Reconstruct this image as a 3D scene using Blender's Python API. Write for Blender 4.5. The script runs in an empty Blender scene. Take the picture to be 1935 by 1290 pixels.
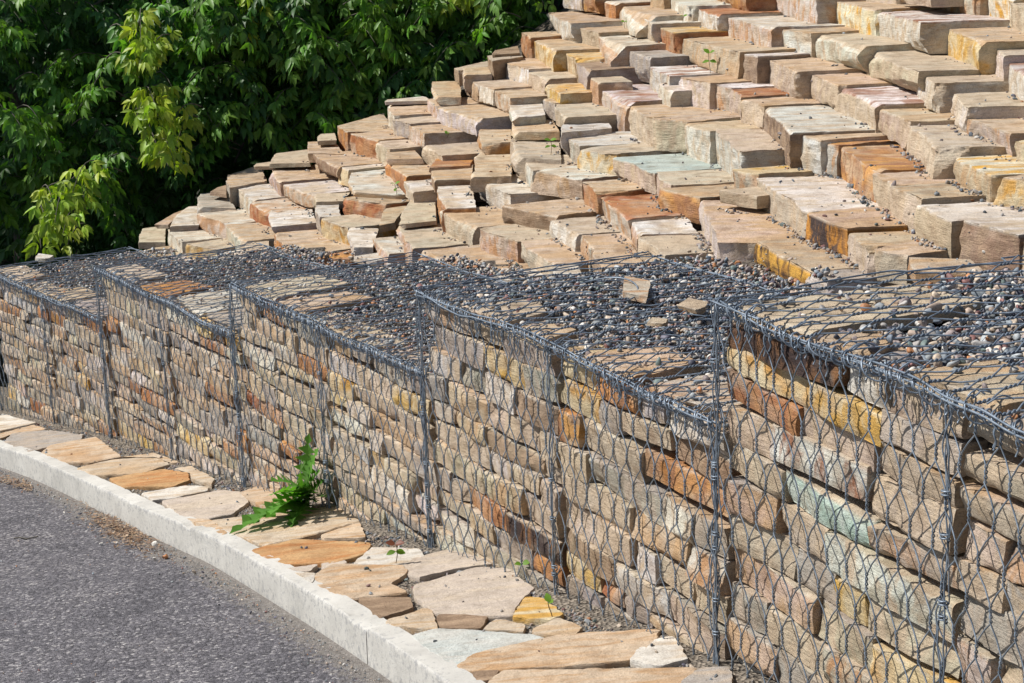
import bpy, math, random
import numpy as np
from mathutils import Matrix, Vector
from mathutils.bvhtree import BVHTree
SC = bpy.context.scene
COL = SC.collection

# ------------------------------------------------------------------ camera
F, PITCH, ROLL, CX, CY, IW = 3214.7, 0.24871, -0.03697, 967.5, 645.0, 1935.0
_c, _s, _cr, _sr = math.cos(PITCH), math.sin(PITCH), math.cos(ROLL), math.sin(ROLL)
DEP = np.array([0, _c, -_s]); R0 = np.array([1., 0, 0]); D0 = np.array([0, -_s, -_c])
RIGHT = _cr * R0 - _sr * D0; DOWN = _sr * R0 + _cr * D0
cam = bpy.data.cameras.new('camera'); cam_o = bpy.data.objects.new('camera', cam); COL.objects.link(cam_o)
cam.sensor_width = 36; cam.lens = F / IW * 36; cam.clip_start = 0.05; cam.clip_end = 2000
cam_o.matrix_world = Matrix([[RIGHT[i], -DOWN[i], -DEP[i], 0] for i in range(3)] + [[0, 0, 0, 1]])
SC.camera = cam_o
cam.dof.use_dof = False

# ------------------------------------------------------------------ world, sun, exposure
SUN_AZ = math.atan2(-1.0, 0.13); SUN_EL = math.radians(50)
w = bpy.data.worlds.new('World'); SC.world = w; w.use_nodes = True
nt = w.node_tree; bg = nt.nodes['Background']
sky = nt.nodes.new('ShaderNodeTexSky'); sky.sky_type = 'NISHITA'; sky.sun_disc = False
sky.sun_elevation = SUN_EL; sky.sun_rotation = SUN_AZ
nt.links.new(sky.outputs[0], bg.inputs[0]); bg.inputs[1].default_value = 0.075
sl = bpy.data.lights.new('sun', 'SUN'); sl.energy = 4.6; sl.angle = math.radians(0.5); sl.color = (1, 0.968, 0.915)
so = bpy.data.objects.new('sun', sl); COL.objects.link(so)
sd = Vector((math.sin(SUN_AZ) * math.cos(SUN_EL), math.cos(SUN_AZ) * math.cos(SUN_EL), math.sin(SUN_EL)))
so.rotation_euler = sd.to_track_quat('Z', 'Y').to_euler(); so.location = sd * 30
SC.view_settings.view_transform = 'Standard'; SC.view_settings.look = 'None'
SC.view_settings.exposure = 0.34; SC.view_settings.gamma = 1.0

# ------------------------------------------------------------------ photograph geometry
def ray(u, v):
    r = RIGHT * ((u - CX) / F) + DOWN * ((v - CY) / F) + DEP
    return r
def proj(P):
    P = np.asarray(P, float); d = P @ DEP
    return CX + F * (P @ RIGHT) / d, CY + F * (P @ DOWN) / d
NODES = np.array([[-3.5100,11.2478],[-2.9283,10.4342],[-2.3703,9.6062],[-1.8417,8.7581],[-1.3217,7.9031],[-0.8137,7.03],[-0.3295,6.1401],
                  [0.1247,5.2525],[0.546,4.3497],[0.9225,3.4178],[1.262,2.478]])
BASEZ = np.array([-3.21,-3.0785,-2.9366,-2.8178,-2.6866,-2.5089,-2.3599,-2.2014,-2.047,-1.8927,-1.74])
TOPZ = [-2.2446,-1.9352,-1.6937,-1.3677,-1.0393]
WC = np.array([-33.13033, -10.83102]); WR = 36.925
NPHI = np.arctan2(NODES[:,1]-WC[1], NODES[:,0]-WC[0])
def zbase(x, y):
    ph = np.arctan2(np.asarray(y)-WC[1], np.asarray(x)-WC[0])
    lo = -5.5038*ph + 0.27565 - 0.0
    zi = np.interp(ph, NPHI[::-1], BASEZ[::-1])
    out = np.where((ph > NPHI[0]) , BASEZ[0] - 5.2*(ph-NPHI[0]), np.where(ph < NPHI[-1], BASEZ[-1]-5.6*(ph-NPHI[-1]), zi))
    return out
_T = np.linspace(2.0, 32.0, 240)
def hit(u, v, fn):
    r = ray(u, v); P = _T[:, None]*r
    d = P[:, 2]-fn(P[:, 0], P[:, 1]); i = int(np.argmax(d < 0))
    if d[i] >= 0: i = len(_T)-1
    i = max(i, 1); lo, hi = _T[i-1], _T[i]
    for _ in range(2):
        t = np.linspace(lo, hi, 9); P = t[:, None]*r; d = P[:, 2]-fn(P[:, 0], P[:, 1]); j = max(1, int(np.argmax(d < 0)) if (d < 0).any() else 8)
        a, b = d[j-1], d[j]; lo, hi = t[j-1], t[j]
    f_ = a/(a-b) if a != b else .5
    return r*(lo+(hi-lo)*min(max(f_, 0), 1))
def hitz(u, v, z):
    r = ray(u, v); return r*(z/r[2])
MC = np.array([-28.3, 2.9])
def mound0(x, y):
    return -2.1+0.43*(np.hypot(np.asarray(x)-MC[0], np.asarray(y)-MC[1])-27.75)
def mound(x, y):
    dx = np.asarray(x)-MC[0]; dy = np.asarray(y)-MC[1]
    R = np.hypot(dx, dy); ph = np.arctan2(dy, dx)
    z = -2.1 + 0.43*(R-27.75)
    # beyond the ridge the pile turns its corner and falls away
    ridge = 0.350 + 0.012*(R-28)
    e = np.clip(ph-ridge, 0, 1)*R
    return z - 0.35*e**2
def wallpt(s, off=0.0, z=0.0):
    """s: metres along the wall from node 0, off: metres uphill from its face"""
    i = int(min(max(math.floor(s), 0), len(NODES)-2)); t = s-i
    p = NODES[i]*(1-t)+NODES[i+1]*t
    d = NODES[i+1]-NODES[i]; d = d/np.linalg.norm(d); n = np.array([-d[1], d[0]])
    return np.array([*(p+n*off), z])

# ------------------------------------------------------------------ noise (numpy)
def _hash(ix, iy, iz, seed):
    h = (ix*374761393 + iy*668265263 + iz*2147483647 + seed*1274126177) & 0xffffffff
    h = ((h ^ (h >> 13))*1274126177) & 0xffffffff
    h = ((h ^ (h >> 16))*2246822519) & 0xffffffff
    return ((h ^ (h >> 15)) & 0xffff)/65535.0
def vn(P, seed=0):
    P = np.asarray(P, float); I = np.floor(P).astype(np.int64); f = P-I; f = f*f*(3-2*f)
    o = 0
    for a in (0, 1):
        for b in (0, 1):
            for c in (0, 1):
                wgt = (f[:,0] if a else 1-f[:,0])*(f[:,1] if b else 1-f[:,1])*(f[:,2] if c else 1-f[:,2])
                o = o + wgt*_hash(I[:,0]+a, I[:,1]+b, I[:,2]+c, seed)
    return o*2-1
def fbm(P, seed=0, oc=3):
    o = 0; a = 1.0; t = 0
    for k in range(oc):
        o = o + a*vn(P*(2.03**k), seed+k*17); t += a; a *= 0.5
    return o/t

# ------------------------------------------------------------------ object helpers
def tag(o, label=None, cat=None, group=None, kind=None):
    if label: o['label'] = label
    if cat: o['category'] = cat
    if group: o['group'] = group
    if kind: o['kind'] = kind
    return o
def link(o, parent=None):
    COL.objects.link(o)
    if parent is not None: o.parent = parent
    return o
def empty(name, loc, label=None, cat=None, group=None):
    o = bpy.data.objects.new(name, None); o.location = Vector([float(q) for q in loc]); o.empty_display_size = .1
    link(o); return tag(o, label, cat, group)
def meshobj(name, V, faces, mat, parent=None, origin=None, smooth=True, sharp=None, cols=None):
    """V world coordinates; faces: (n,k) array or list of such arrays; origin: world point for the object's origin"""
    V = np.asarray(V, float)
    base = np.array(parent.location) if parent is not None else np.zeros(3)
    if parent is not None and parent.parent is not None: base = base+np.array(parent.parent.location)
    if origin is None: origin = base if parent is not None else np.array([V[:,0].mean(), V[:,1].mean(), V[:,2].min()])
    origin = np.asarray(origin, float)
    me = bpy.data.meshes.new(name)
    if not isinstance(faces, list): faces = [faces]
    faces = [np.asarray(f) for f in faces if len(f)]
    nl = sum(f.size for f in faces); npg = sum(len(f) for f in faces)
    me.vertices.add(len(V)); me.vertices.foreach_set('co', (V-origin).astype(np.float32).ravel())
    me.loops.add(nl); me.polygons.add(npg)
    me.loops.foreach_set('vertex_index', np.concatenate([f.ravel() for f in faces]).astype(np.int32))
    tot = np.concatenate([np.full(len(f), f.shape[1]) for f in faces])
    me.polygons.foreach_set('loop_start', np.concatenate([[0], np.cumsum(tot)[:-1]]).astype(np.int32))
    me.polygons.foreach_set('loop_total', tot.astype(np.int32))
    me.update(calc_edges=True); me.validate()
    me.polygons.foreach_set('use_smooth', np.full(len(me.polygons), bool(smooth)))
    if sharp: me.set_sharp_from_angle(angle=math.radians(sharp))
    if cols is not None:
        for nm, c in cols.items():
            a = me.color_attributes.new(nm, 'FLOAT_COLOR', 'POINT')
            cc = np.ones((len(V), 4), np.float32); cc[:, :3] = c; a.data.foreach_set('color', cc.ravel())
    me.materials.append(mat)
    o = bpy.data.objects.new(name, me); o.location = Vector([float(q) for q in (origin-base)])
    link(o, parent); return o

# ------------------------------------------------------------------ materials
def newmat(name):
    m = bpy.data.materials.new(name); m.use_nodes = True
    n = m.node_tree.nodes; l = m.node_tree.links; b = n['Principled BSDF']
    return m, n, l, b
def N(n, t, **k):
    x = n.new(t)
    for a, v in k.items():
        if a.startswith('i_'): x.inputs[a[2:]].default_value = v
        elif a[0] == 'j': x.inputs[int(a[1:])].default_value = v
        else: setattr(x, a, v)
    return x
def ramp(n, l, src, pts, interp='LINEAR'):
    r = n.new('ShaderNodeValToRGB'); r.color_ramp.interpolation = interp
    e = r.color_ramp.elements
    while len(e) < len(pts): e.new(0.5)
    for i, (p, c) in enumerate(pts):
        e[i].position = p; e[i].color = (*c, 1) if len(c) == 3 else c
    l.new(src, r.inputs[0]); return r.outputs[0]
def mix(n, l, a, b, fac, mode='MIX'):
    m = n.new('ShaderNodeMix'); m.data_type = 'RGBA'; m.blend_type = mode
    for sock, v in ((m.inputs[0], fac), (m.inputs[6], a), (m.inputs[7], b)):
        if hasattr(v, 'is_linked'): l.new(v, sock)
        elif isinstance(v, (int, float)): sock.default_value = v
        else: sock.default_value = (*v, 1)
    return m.outputs[2]
def coords(n, l, rnd=True, scale=(1, 1, 1)):
    tc = n.new('ShaderNodeTexCoord'); mp = n.new('ShaderNodeMapping'); mp.inputs['Scale'].default_value = scale
    if rnd:
        oi = n.new('ShaderNodeObjectInfo'); mu = N(n, 'ShaderNodeMath', operation='MULTIPLY', j1=37.0)
        l.new(oi.outputs['Random'], mu.inputs[0]); ad = N(n, 'ShaderNodeVectorMath', operation='ADD')
        l.new(tc.outputs['Object'], ad.inputs[0]); l.new(mu.outputs[0], ad.inputs[1]); l.new(ad.outputs[0], mp.inputs[0])
    else: l.new(tc.outputs['Object'], mp.inputs[0])
    return mp.outputs[0]
def noise(n, l, vec, scale, detail=6, rough=.6, dist=0.0):
    t = N(n, 'ShaderNodeTexNoise', i_Scale=scale, i_Detail=detail, i_Roughness=rough, i_Distortion=dist)
    l.new(vec, t.inputs['Vector']); return t.outputs['Fac']

def stone_material():
    m, n, l, b = newmat('sandstone')
    co = coords(n, l); flat = coords(n, l, scale=(1, 1, 7)); streak = coords(n, l, scale=(.8, 3.2, 1.5))
    A = n.new('ShaderNodeAttribute'); A.attribute_name = 'Col'
    B = n.new('ShaderNodeAttribute'); B.attribute_name = 'Stain'
    c = A.outputs['Color']
    st = noise(n, l, streak, 5.0, 8, .62, .6)
    f = ramp(n, l, st, [(.47, (0, 0, 0)), (.62, (1, 1, 1))])
    c = mix(n, l, c, B.outputs['Color'], f)
    st2 = noise(n, l, flat, 16.0, 6, .65, .3)
    c = mix(n, l, c, ramp(n, l, st2, [(.30, (.66, .62, .58)), (.5, (1, 1, 1)), (.72, (1.14, 1.12, 1.09))]), .5, 'MULTIPLY')
    g = noise(n, l, co, 9.0, 10, .72)
    c = mix(n, l, c, ramp(n, l, g, [(.28, (.62, .58, .54)), (.52, (1, 1, 1)), (.75, (1.16, 1.15, 1.12))]), .8, 'MULTIPLY')
    s = noise(n, l, co, 170.0, 3, .7)
    c = mix(n, l, c, ramp(n, l, s, [(.32, (.55, .52, .5)), (.5, (1, 1, 1)), (.7, (1.12, 1.12, 1.12))]), .6, 'MULTIPLY')
    # small iron pits
    v = N(n, 'ShaderNodeTexVoronoi', i_Scale=55.0); l.new(co, v.inputs['Vector'])
    pit = ramp(n, l, v.outputs['Distance'], [(.05, (1, 1, 1)), (.16, (0, 0, 0))])
    pm = mix(n, l, (0, 0, 0), pit, ramp(n, l, noise(n, l, co, 14.0, 3), [(.5, (0, 0, 0)), (.62, (1, 1, 1))]))
    c = mix(n, l, c, (.13, .09, .06), pm)
    l.new(c, b.inputs['Base Color']); b.inputs['Roughness'].default_value = .9
    b.inputs['Specular IOR Level'].default_value = .25
    h = N(n, 'ShaderNodeMath', operation='MULTIPLY_ADD', j1=1.0); l.new(st2, h.inputs[0])
    l.new(noise(n, l, co, 45.0, 8, .75), h.inputs[2])
    bp = N(n, 'ShaderNodeBump', i_Strength=.75, i_Distance=.012); l.new(h.outputs[0], bp.inputs['Height'])
    bp2 = N(n, 'ShaderNodeBump', i_Strength=.5, i_Distance=.003); l.new(noise(n, l, co, 230.0, 3, .7), bp2.inputs['Height'])
    l.new(bp.outputs[0], bp2.inputs['Normal']); l.new(bp2.outputs[0], b.inputs['Normal'])
    return m
def pebble_material():
    m, n, l, b = newmat('river_pebbles'); co = coords(n, l, False)
    A = n.new('ShaderNodeAttribute'); A.attribute_name = 'Col'
    g = noise(n, l, co, 90.0, 5, .7)
    c = mix(n, l, A.outputs['Color'], ramp(n, l, g, [(.3, (.6, .6, .6)), (.6, (1.2, 1.2, 1.2))]), .7, 'MULTIPLY')
    l.new(c, b.inputs['Base Color']); b.inputs['Roughness'].default_value = .62
    bp = N(n, 'ShaderNodeBump', i_Strength=.4, i_Distance=.003); l.new(g, bp.inputs['Height']); l.new(bp.outputs[0], b.inputs['Normal'])
    return m
def wire_material():
    m, n, l, b = newmat('galvanised_wire'); co = coords(n, l, False)
    g = noise(n, l, co, 30.0, 4, .7)
    l.new(ramp(n, l, g, [(.3, (.10, .13, .165)), (.7, (.30, .35, .41))]), b.inputs['Base Color'])
    b.inputs['Metallic'].default_value = .35; b.inputs['Roughness'].default_value = .42
    return m
def dirt_material(name, cA, cB, sc=18.0):
    m, n, l, b = newmat(name); co = coords(n, l, False)
    g = noise(n, l, co, sc, 10, .75); v = N(n, 'ShaderNodeTexVoronoi', i_Scale=sc*4); l.new(co, v.inputs['Vector'])
    c = ramp(n, l, g, [(.3, cA), (.7, cB)])
    c = mix(n, l, c, ramp(n, l, v.outputs['Color'], [(.2, (.45, .45, .45)), (.8, (1.5, 1.5, 1.5))]), .7, 'MULTIPLY')
    l.new(c, b.inputs['Base Color']); b.inputs['Roughness'].default_value = .95
    bp = N(n, 'ShaderNodeBump', i_Strength=1, i_Distance=.02); l.new(v.outputs['Distance'], bp.inputs['Height']); l.new(bp.outputs[0], b.inputs['Normal'])
    return m
def asphalt_material():
    m, n, l, b = newmat('worn_asphalt'); co = coords(n, l, False)
    A = n.new('ShaderNodeAttribute'); A.attribute_name = 'Dust'
    v = N(n, 'ShaderNodeTexVoronoi', i_Scale=78.0); l.new(co, v.inputs['Vector'])
    v2 = N(n, 'ShaderNodeTexVoronoi', i_Scale=210.0); l.new(co, v2.inputs['Vector'])
    sep = n.new('ShaderNodeSeparateColor'); l.new(v.outputs['Color'], sep.inputs[0])
    c = ramp(n, l, sep.outputs[0], [(0, (.08, .076, .084)), (.5, (.19, .18, .19)), (.84, (.25, .238, .25)), (.93, (.42, .40, .39)), (1, (.50, .48, .46))])
    c = mix(n, l, c, ramp(n, l, v.outputs['Distance'], [(.2, (1, 1, 1)), (.6, (.45, .45, .47))]), .8, 'MULTIPLY')
    c = mix(n, l, c, ramp(n, l, v2.outputs['Color'], [(.2, (.6, .6, .62)), (.8, (1.35, 1.33, 1.33))]), .7, 'MULTIPLY')
    g = noise(n, l, co, 2.2, 8, .65)
    c = mix(n, l, c, ramp(n, l, g, [(.32, (.62, .62, .64)), (.5, (.86, .85, .86)), (.7, (1.08, 1.06, 1.03))]), .9, 'MULTIPLY')
    g2 = noise(n, l, co, 26.0, 8, .8)
    am = N(n, 'ShaderNodeMath', operation='ADD'); l.new(A.outputs['Fac'], am.inputs[0]); l.new(g2, am.inputs[1])
    dm = ramp(n, l, am.outputs[0], [(.85, (0, 0, 0)), (1.0, (1, 1, 1))])
    dc = ramp(n, l, noise(n, l, co, 60.0, 6, .8), [(.35, (.13, .11, .09)), (.65, (.30, .27, .23))])
    c = mix(n, l, c, dc, mix(n, l, (0, 0, 0), dm, .7))
    l.new(c, b.inputs['Base Color']); b.inputs['Roughness'].default_value = .8
    h = N(n, 'ShaderNodeMath', operation='ADD'); l.new(v.outputs['Distance'], h.inputs[0]); l.new(v2.outputs['Distance'], h.inputs[1])
    bp = N(n, 'ShaderNodeBump', i_Strength=.9, i_Distance=.005); bp.invert = True
    l.new(h.outputs[0], bp.inputs['Height']); l.new(bp.outputs[0], b.inputs['Normal'])
    return m
def kerb_material():
    m, n, l, b = newmat('whitewashed_concrete'); co = coords(n, l, False); dr = coords(n, l, False, (1, 1, .22))
    c = ramp(n, l, noise(n, l, co, 3.0, 8, .7), [(.3, (.39, .375, .34)), (.5, (.51, .49, .445)), (.7, (.59, .57, .52))])
    A = n.new('ShaderNodeAttribute'); A.attribute_name = 'Wear'
    d = noise(n, l, dr, 95.0, 8, .8)
    am = N(n, 'ShaderNodeMath', operation='ADD'); l.new(A.outputs['Fac'], am.inputs[0]); l.new(d, am.inputs[1])
    c = mix(n, l, c, (.24, .23, .22), ramp(n, l, am.outputs[0], [(.69, (0, 0, 0)), (.80, (.6, .6, .6))]))
    p = noise(n, l, co, 38.0, 8, .8)
    a2 = N(n, 'ShaderNodeMath', operation='MULTIPLY_ADD', j1=.62); l.new(A.outputs['Fac'], a2.inputs[0]); l.new(p, a2.inputs[2])
    c = mix(n, l, c, (.20, .20, .21), ramp(n, l, a2.outputs[0], [(.585, (0, 0, 0)), (.67, (.6, .6, .6))]))
    v = N(n, 'ShaderNodeTexVoronoi', i_Scale=90.0); l.new(co, v.inputs['Vector'])
    pit = mix(n, l, (0, 0, 0), ramp(n, l, v.outputs['Distance'], [(.08, (1, 1, 1)), (.2, (0, 0, 0))]), ramp(n, l, noise(n, l, co, 20.0, 4), [(.52, (0, 0, 0)), (.6, (1, 1, 1))]))
    c = mix(n, l, c, (.12, .11, .10), pit)
    l.new(c, b.inputs['Base Color']); b.inputs['Roughness'].default_value = .85
    bp = N(n, 'ShaderNodeBump', i_Strength=.6, i_Distance=.005); l.new(noise(n, l, co, 60.0, 8, .8), bp.inputs['Height']); l.new(bp.outputs[0], b.inputs['Normal'])
    return m
def leaf_material(name, cols):
    m, n, l, b = newmat(name); co = coords(n, l, False)
    A = n.new('ShaderNodeAttribute'); A.attribute_name = 'Col'
    g = noise(n, l, co, 30.0, 4, .6)
    c = mix(n, l, A.outputs['Color'], ramp(n, l, g, [(.3, (.7, .7, .7)), (.7, (1.25, 1.25, 1.2))]), .6, 'MULTIPLY')
    l.new(c, b.inputs['Base Color']); b.inputs['Roughness'].default_value = .48
    b.inputs['Specular IOR Level'].default_value = .35
    tr = n.new('ShaderNodeBsdfTranslucent'); l.new(mix(n, l, c, (1.25, 1.5, .5), 1.0, 'MULTIPLY'), tr.inputs[0])
    ms = n.new('ShaderNodeMixShader'); ms.inputs[0].default_value = .36
    l.new(b.outputs[0], ms.inputs[1]); l.new(tr.outputs[0], ms.inputs[2]); l.new(ms.outputs[0], n['Material Output'].inputs[0])
    return m
def bark_material():
    m, n, l, b = newmat('bark'); co = coords(n, l, False, (1, 1, .3))
    l.new(ramp(n, l, noise(n, l, co, 30.0, 8, .7), [(.3, (.05, .045, .035)), (.7, (.16, .14, .11))]), b.inputs['Base Color'])
    b.inputs['Roughness'].default_value = .9; return m
STONE = stone_material(); PEB = pebble_material(); WIRE = wire_material(); ASPH = asphalt_material(); KERB = kerb_material()
LEAF = leaf_material('leaf', None); BARK = bark_material()
SOIL = dirt_material('gravelly_soil', (.10, .085, .066), (.30, .25, .195)); FILL = dirt_material('rubble_fill', (.05, .042, .034), (.15, .12, .09), 12.0)
EARTH = dirt_material('shaded_earth', (.02, .02, .012), (.06, .06, .03), 6.0)

# colours: albedo, stain
PAL = {
 'b': ((.49, .408, .307), (.51, .40, .28), 'beige'), 't': ((.515, .40, .285), (.48, .32, .18), 'tan'),
 'w': ((.63, .59, .525), (.52, .41, .29), 'whitish'), 'g': ((.36, .325, .29), (.44, .36, .28), 'grey'),
 'o': ((.52, .255, .085), (.34, .17, .09), 'orange'), 'r': ((.33, .125, .05), (.46, .24, .11), 'rust-brown'),
 'y': ((.58, .34, .085), (.62, .52, .34), 'yellow-ochre'), 'k': ((.27, .185, .12), (.38, .27, .18), 'brown'),
 'd': ((.055, .04, .035), (.22, .11, .05), 'dark'), 'p': ((.525, .455, .385), (.47, .27, .14), 'pinkish'),
 'm': ((.40, .48, .42), (.48, .53, .47), 'pale green'), 'c': ((.50, .53, .50), (.58, .57, .52), 'blue-white'), 's': ((.64, .60, .57), (.30, .14, .08), 'streaked white'),
 'Y': ((.68, .62, .50), (.62, .34, .06), 'white and yellow'), 'z': ((.55, .27, .05), (.05, .035, .035), 'orange with a dark zigzag'),
 'D': ((.06, .042, .036), (.52, .24, .05), 'black and orange'),
}

# ------------------------------------------------------------------ rough stone mesh
def boxgrid(nx, ny, nz):
    """surface of a unit cube as a shared-vertex grid -> verts (u,v,w), quads"""
    def sp(n):
        t = np.linspace(0, 1, n+1)
        if n > 5: t = t - .035*np.sin(2*np.pi*t)*-1*-1
        return t
    X, Y, Z = sp(nx), sp(ny), sp(nz); idx = {}; V = []; Q = []
    def vid(i, j, k):
        key = (i, j, k)
        if key not in idx: idx[key] = len(V); V.append((X[i], Y[j], Z[k]))
        return idx[key]
    for i in range(nx):
        for j in range(ny):
            Q.append((vid(i, j, nz), vid(i+1, j, nz), vid(i+1, j+1, nz), vid(i, j+1, nz)))
            Q.append((vid(i, j, 0), vid(i, j+1, 0), vid(i+1, j+1, 0), vid(i+1, j, 0)))
    for i in range(nx):
        for k in range(nz):
            Q.append((vid(i, 0, k), vid(i+1, 0, k), vid(i+1, 0, k+1), vid(i, 0, k+1)))
            Q.append((vid(i, ny, k), vid(i, ny, k+1), vid(i+1, ny, k+1), vid(i+1, ny, k)))
    for j in range(ny):
        for k in range(nz):
            Q.append((vid(0, j, k), vid(0, j, k+1), vid(0, j+1, k+1), vid(0, j+1, k)))
            Q.append((vid(nx, j, k), vid(nx, j+1, k), vid(nx, j+1, k+1), vid(nx, j, k+1)))
    return np.array(V), np.array(Q)
_bg = {}
def rough_stone(name, top, h, fc, tc, seed, res=.017, rough=1.0, parent=None, flare=0.0, cuts=7, facets=0):
    """top: 4 world corners FL,FR,BR,BL; h height; fc/tc palette codes for the sides and the bedding top"""
    rng = np.random.RandomState(seed)
    top = np.array(top, float); bot = top.copy(); bot[:, 2] -= h
    cen = top[:, :2].mean(0)
    bot[:, :2] = cen + (bot[:, :2]-cen)*(1+flare+rng.uniform(-.02, .03))
    bot[:, :2] += rng.uniform(-.008, .008, (4, 2))
    L = (np.linalg.norm(top[1]-top[0])+np.linalg.norm(top[2]-top[3]))/2
    D = (np.linalg.norm(top[3]-top[0])+np.linalg.norm(top[2]-top[1]))/2
    nx, ny, nz = [int(np.clip(round(q/res), a, c)) for q, a, c in ((L, 4, 44), (D, 3, 30), (h, 3, 16))]
    if (nx, ny, nz) not in _bg: _bg[(nx, ny, nz)] = boxgrid(nx, ny, nz)
    U, Q = _bg[(nx, ny, nz)]; u, v, ww = U.T
    def bil(c): return (c[0]*((1-u)*(1-v))[:, None]+c[1]*(u*(1-v))[:, None]+c[2]*(u*v)[:, None]+c[3]*((1-u)*v)[:, None])
    P = bil(bot)*(1-ww)[:, None]+bil(top)*ww[:, None]
    ex = top[1]-top[0]+top[2]-top[3]; ex[2] = 0; ex /= np.linalg.norm(ex)
    ey = np.array([-ex[1], ex[0], 0]); 
    if ey @ (top[3]-top[0]) < 0: ey = -ey
    ez = np.array([0, 0, 1.])
    c0 = P.mean(0); Lc = np.c_[(P-c0) @ ex, (P-c0) @ ey, (P-c0) @ ez]
    hx, hy, hz = L/2, D/2, h/2
    off = np.zeros_like(Lc); chip = np.zeros(len(P)); rag = fbm(P*np.array([22, 22, 26])+seed*.37, seed+1, 3)
    for k in range(cuts):
        kind = rng.rand()
        if k < facets:    # shallow fracture facet over the front face
            kind = .9; n_ = np.array([rng.uniform(-.22, .22)*min(1, .07/hx), -1, rng.uniform(-.30, .30)*min(1, .035/hz)]); q = np.array([rng.uniform(-hx, hx)*.8, -hy, rng.uniform(-hz, hz)*.6]); q[1] -= rng.uniform(-.001, .004)
        elif kind < .38:    # break along the front top arris
            n_ = np.array([rng.uniform(-.12, .12), -1, rng.uniform(.5, 1.6)]); q = np.array([rng.uniform(-hx, hx)*.5, -hy, hz])
        elif kind < .66:  # knock off a vertical arris / corner
            sx = rng.choice([-1, 1]); sy = -1 if rng.rand() < .75 else 1
            n_ = np.array([sx, sy*(rng.uniform(.15, .5) if rng.rand() < .5 else rng.uniform(1.6, 3.5)), rng.uniform(-.4, .7)]); q = np.array([sx*hx, sy*hy, rng.uniform(-.2, 1)*hz])
        else:            # lower front or side
            n_ = np.array([rng.uniform(-.1, .1), -1, rng.uniform(-1.3, -.4)]); q = np.array([rng.uniform(-hx, hx), -hy, -hz])
        n_ /= np.linalg.norm(n_)
        d = n_ @ q - (rng.uniform(-.007, .003) if kind < .38 else rng.uniform(-.004, .007))*rough*min(1, h/.09)
        e = (Lc+off) @ n_ - d + rag*(.007 if kind < .38 or k < facets else .012)*rough
        m = e > 0
        off[m] -= e[m, None]*n_; chip[m] = np.maximum(chip[m], np.clip(e[m]/.004, 0, 1))
    Lc = Lc+off
    W = P*1.0; so_ = rng.uniform(0, 50)
    side = np.clip(1-np.minimum(np.minimum(u, 1-u)*L, np.minimum(v, 1-v)*D)/.012, 0, 1)
    front = np.clip(1-v*D/.02, 0, 1)
    nb = fbm(W*np.array([9, 9, 16])+so_, seed, 4)
    step = np.round(fbm(W*np.array([5, 5, 5])+so_+9, seed+5, 2)*2.2)/2.2
    fine = fbm(W*np.array([30, 30, 42])+so_, seed+3, 3)
    am = rough*min(1.0, h/.10)
    Lc[:, 1] += np.where(v < .5, 1, -1)*side*(.006*nb+.006*fine+.011*step*(ww*.5+.5))*am
    Lc[:, 0] += np.where(u < .5, 1, -1)*side*(.007*fine+.007*nb)*am
    tt = (ww > .99)
    Lc[:, 2] += np.where(tt, .0045*step+.003*nb+.0015*fine, np.where(ww < .01, .004*nb, .004*nb))*am
    # wavy plan outline of the top
    Lc[:, 1] += (1-v)*.012*vn(np.c_[u*L*6+so_, np.zeros_like(u), np.zeros_like(u)], seed+8)*am
    Pn = c0+Lc[:, :1]*ex+Lc[:, 1:2]*ey+Lc[:, 2:3]*ez
    cf, sf, _ = PAL[fc]; ct, stt, _ = PAL[tc]
    cf, sf, ct, stt = map(np.array, (cf, sf, ct, stt))
    jf = 1+rng.uniform(-.10, .10, 3)*.6+rng.uniform(-.14, .12); jt = 1+rng.uniform(-.08, .08, 3)*.5+rng.uniform(-.10, .10)
    wt = np.clip((ww-.985)/.014+ (fine*.5), 0, 1)*(tt)
    patch = np.clip(fbm(W*np.array([5, 5, 9])+so_+3, seed+11, 3)*4.5-.15, 0, 1)[:, None]*rng.choice([.12, .4, .8, 1.0])
    C = (cf*jf)*(1-wt[:, None])+(ct*jt)*wt[:, None]
    S_ = sf*(1-wt[:, None])+stt*wt[:, None]
    if fc in 'zD':
        ph = u*5.2+.3; zz = .34-.12*u+.13*np.abs(((ph) % 1)*2-1) if fc == 'z' else None
        if fc == 'z': patch = (np.clip(1.4-np.abs(ww-zz)/.10*1.4, 0, 1)*(1-wt))[:, None]
        else: patch = np.clip((u-.68)*2.5+fbm(W*8+so_, seed, 2)*1.5, 0, 1)[:, None]
    m2 = np.clip(fbm(W*np.array([8, 8, 12])+so_+31, seed+21, 3)*4+.25, 0, 1)[:, None]*(.62 if fc in 'oyrmsp' else .25)
    if fc not in 'zD': C = C*(1-m2)+np.array([.48, .395, .295])*m2
    m3 = np.clip(fbm(W*np.array([14, 14, 20])+so_+57, seed+27, 3)*4-.5, 0, 1)[:, None]*.62
    C = C*(1-m3)+C*np.array([.55, .46, .38])*m3
    pale = np.clip(chip*.55*(fbm(W*25, seed+2, 2)*.5+.6), 0, 1)[:, None]
    C = C*(1-.75*patch)+S_*.75*patch
    arris = (np.clip(1-(1-ww)*h/.010, 0, 1)*np.clip(1-v*D/.012, 0, 1)*np.clip(.6+1.2*vn(W*30, seed+41), 0, 1))[:, None]*.55
    C = C*(1-arris)+np.array([.66, .59, .50])*arris
    C = C*(1-pale*.5)+np.minimum(C*1.35+.05, .72)*pale*.5
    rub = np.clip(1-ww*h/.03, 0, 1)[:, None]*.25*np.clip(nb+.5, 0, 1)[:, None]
    C = C*(1-rub)+np.array([.2, .16, .12])*rub
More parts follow.
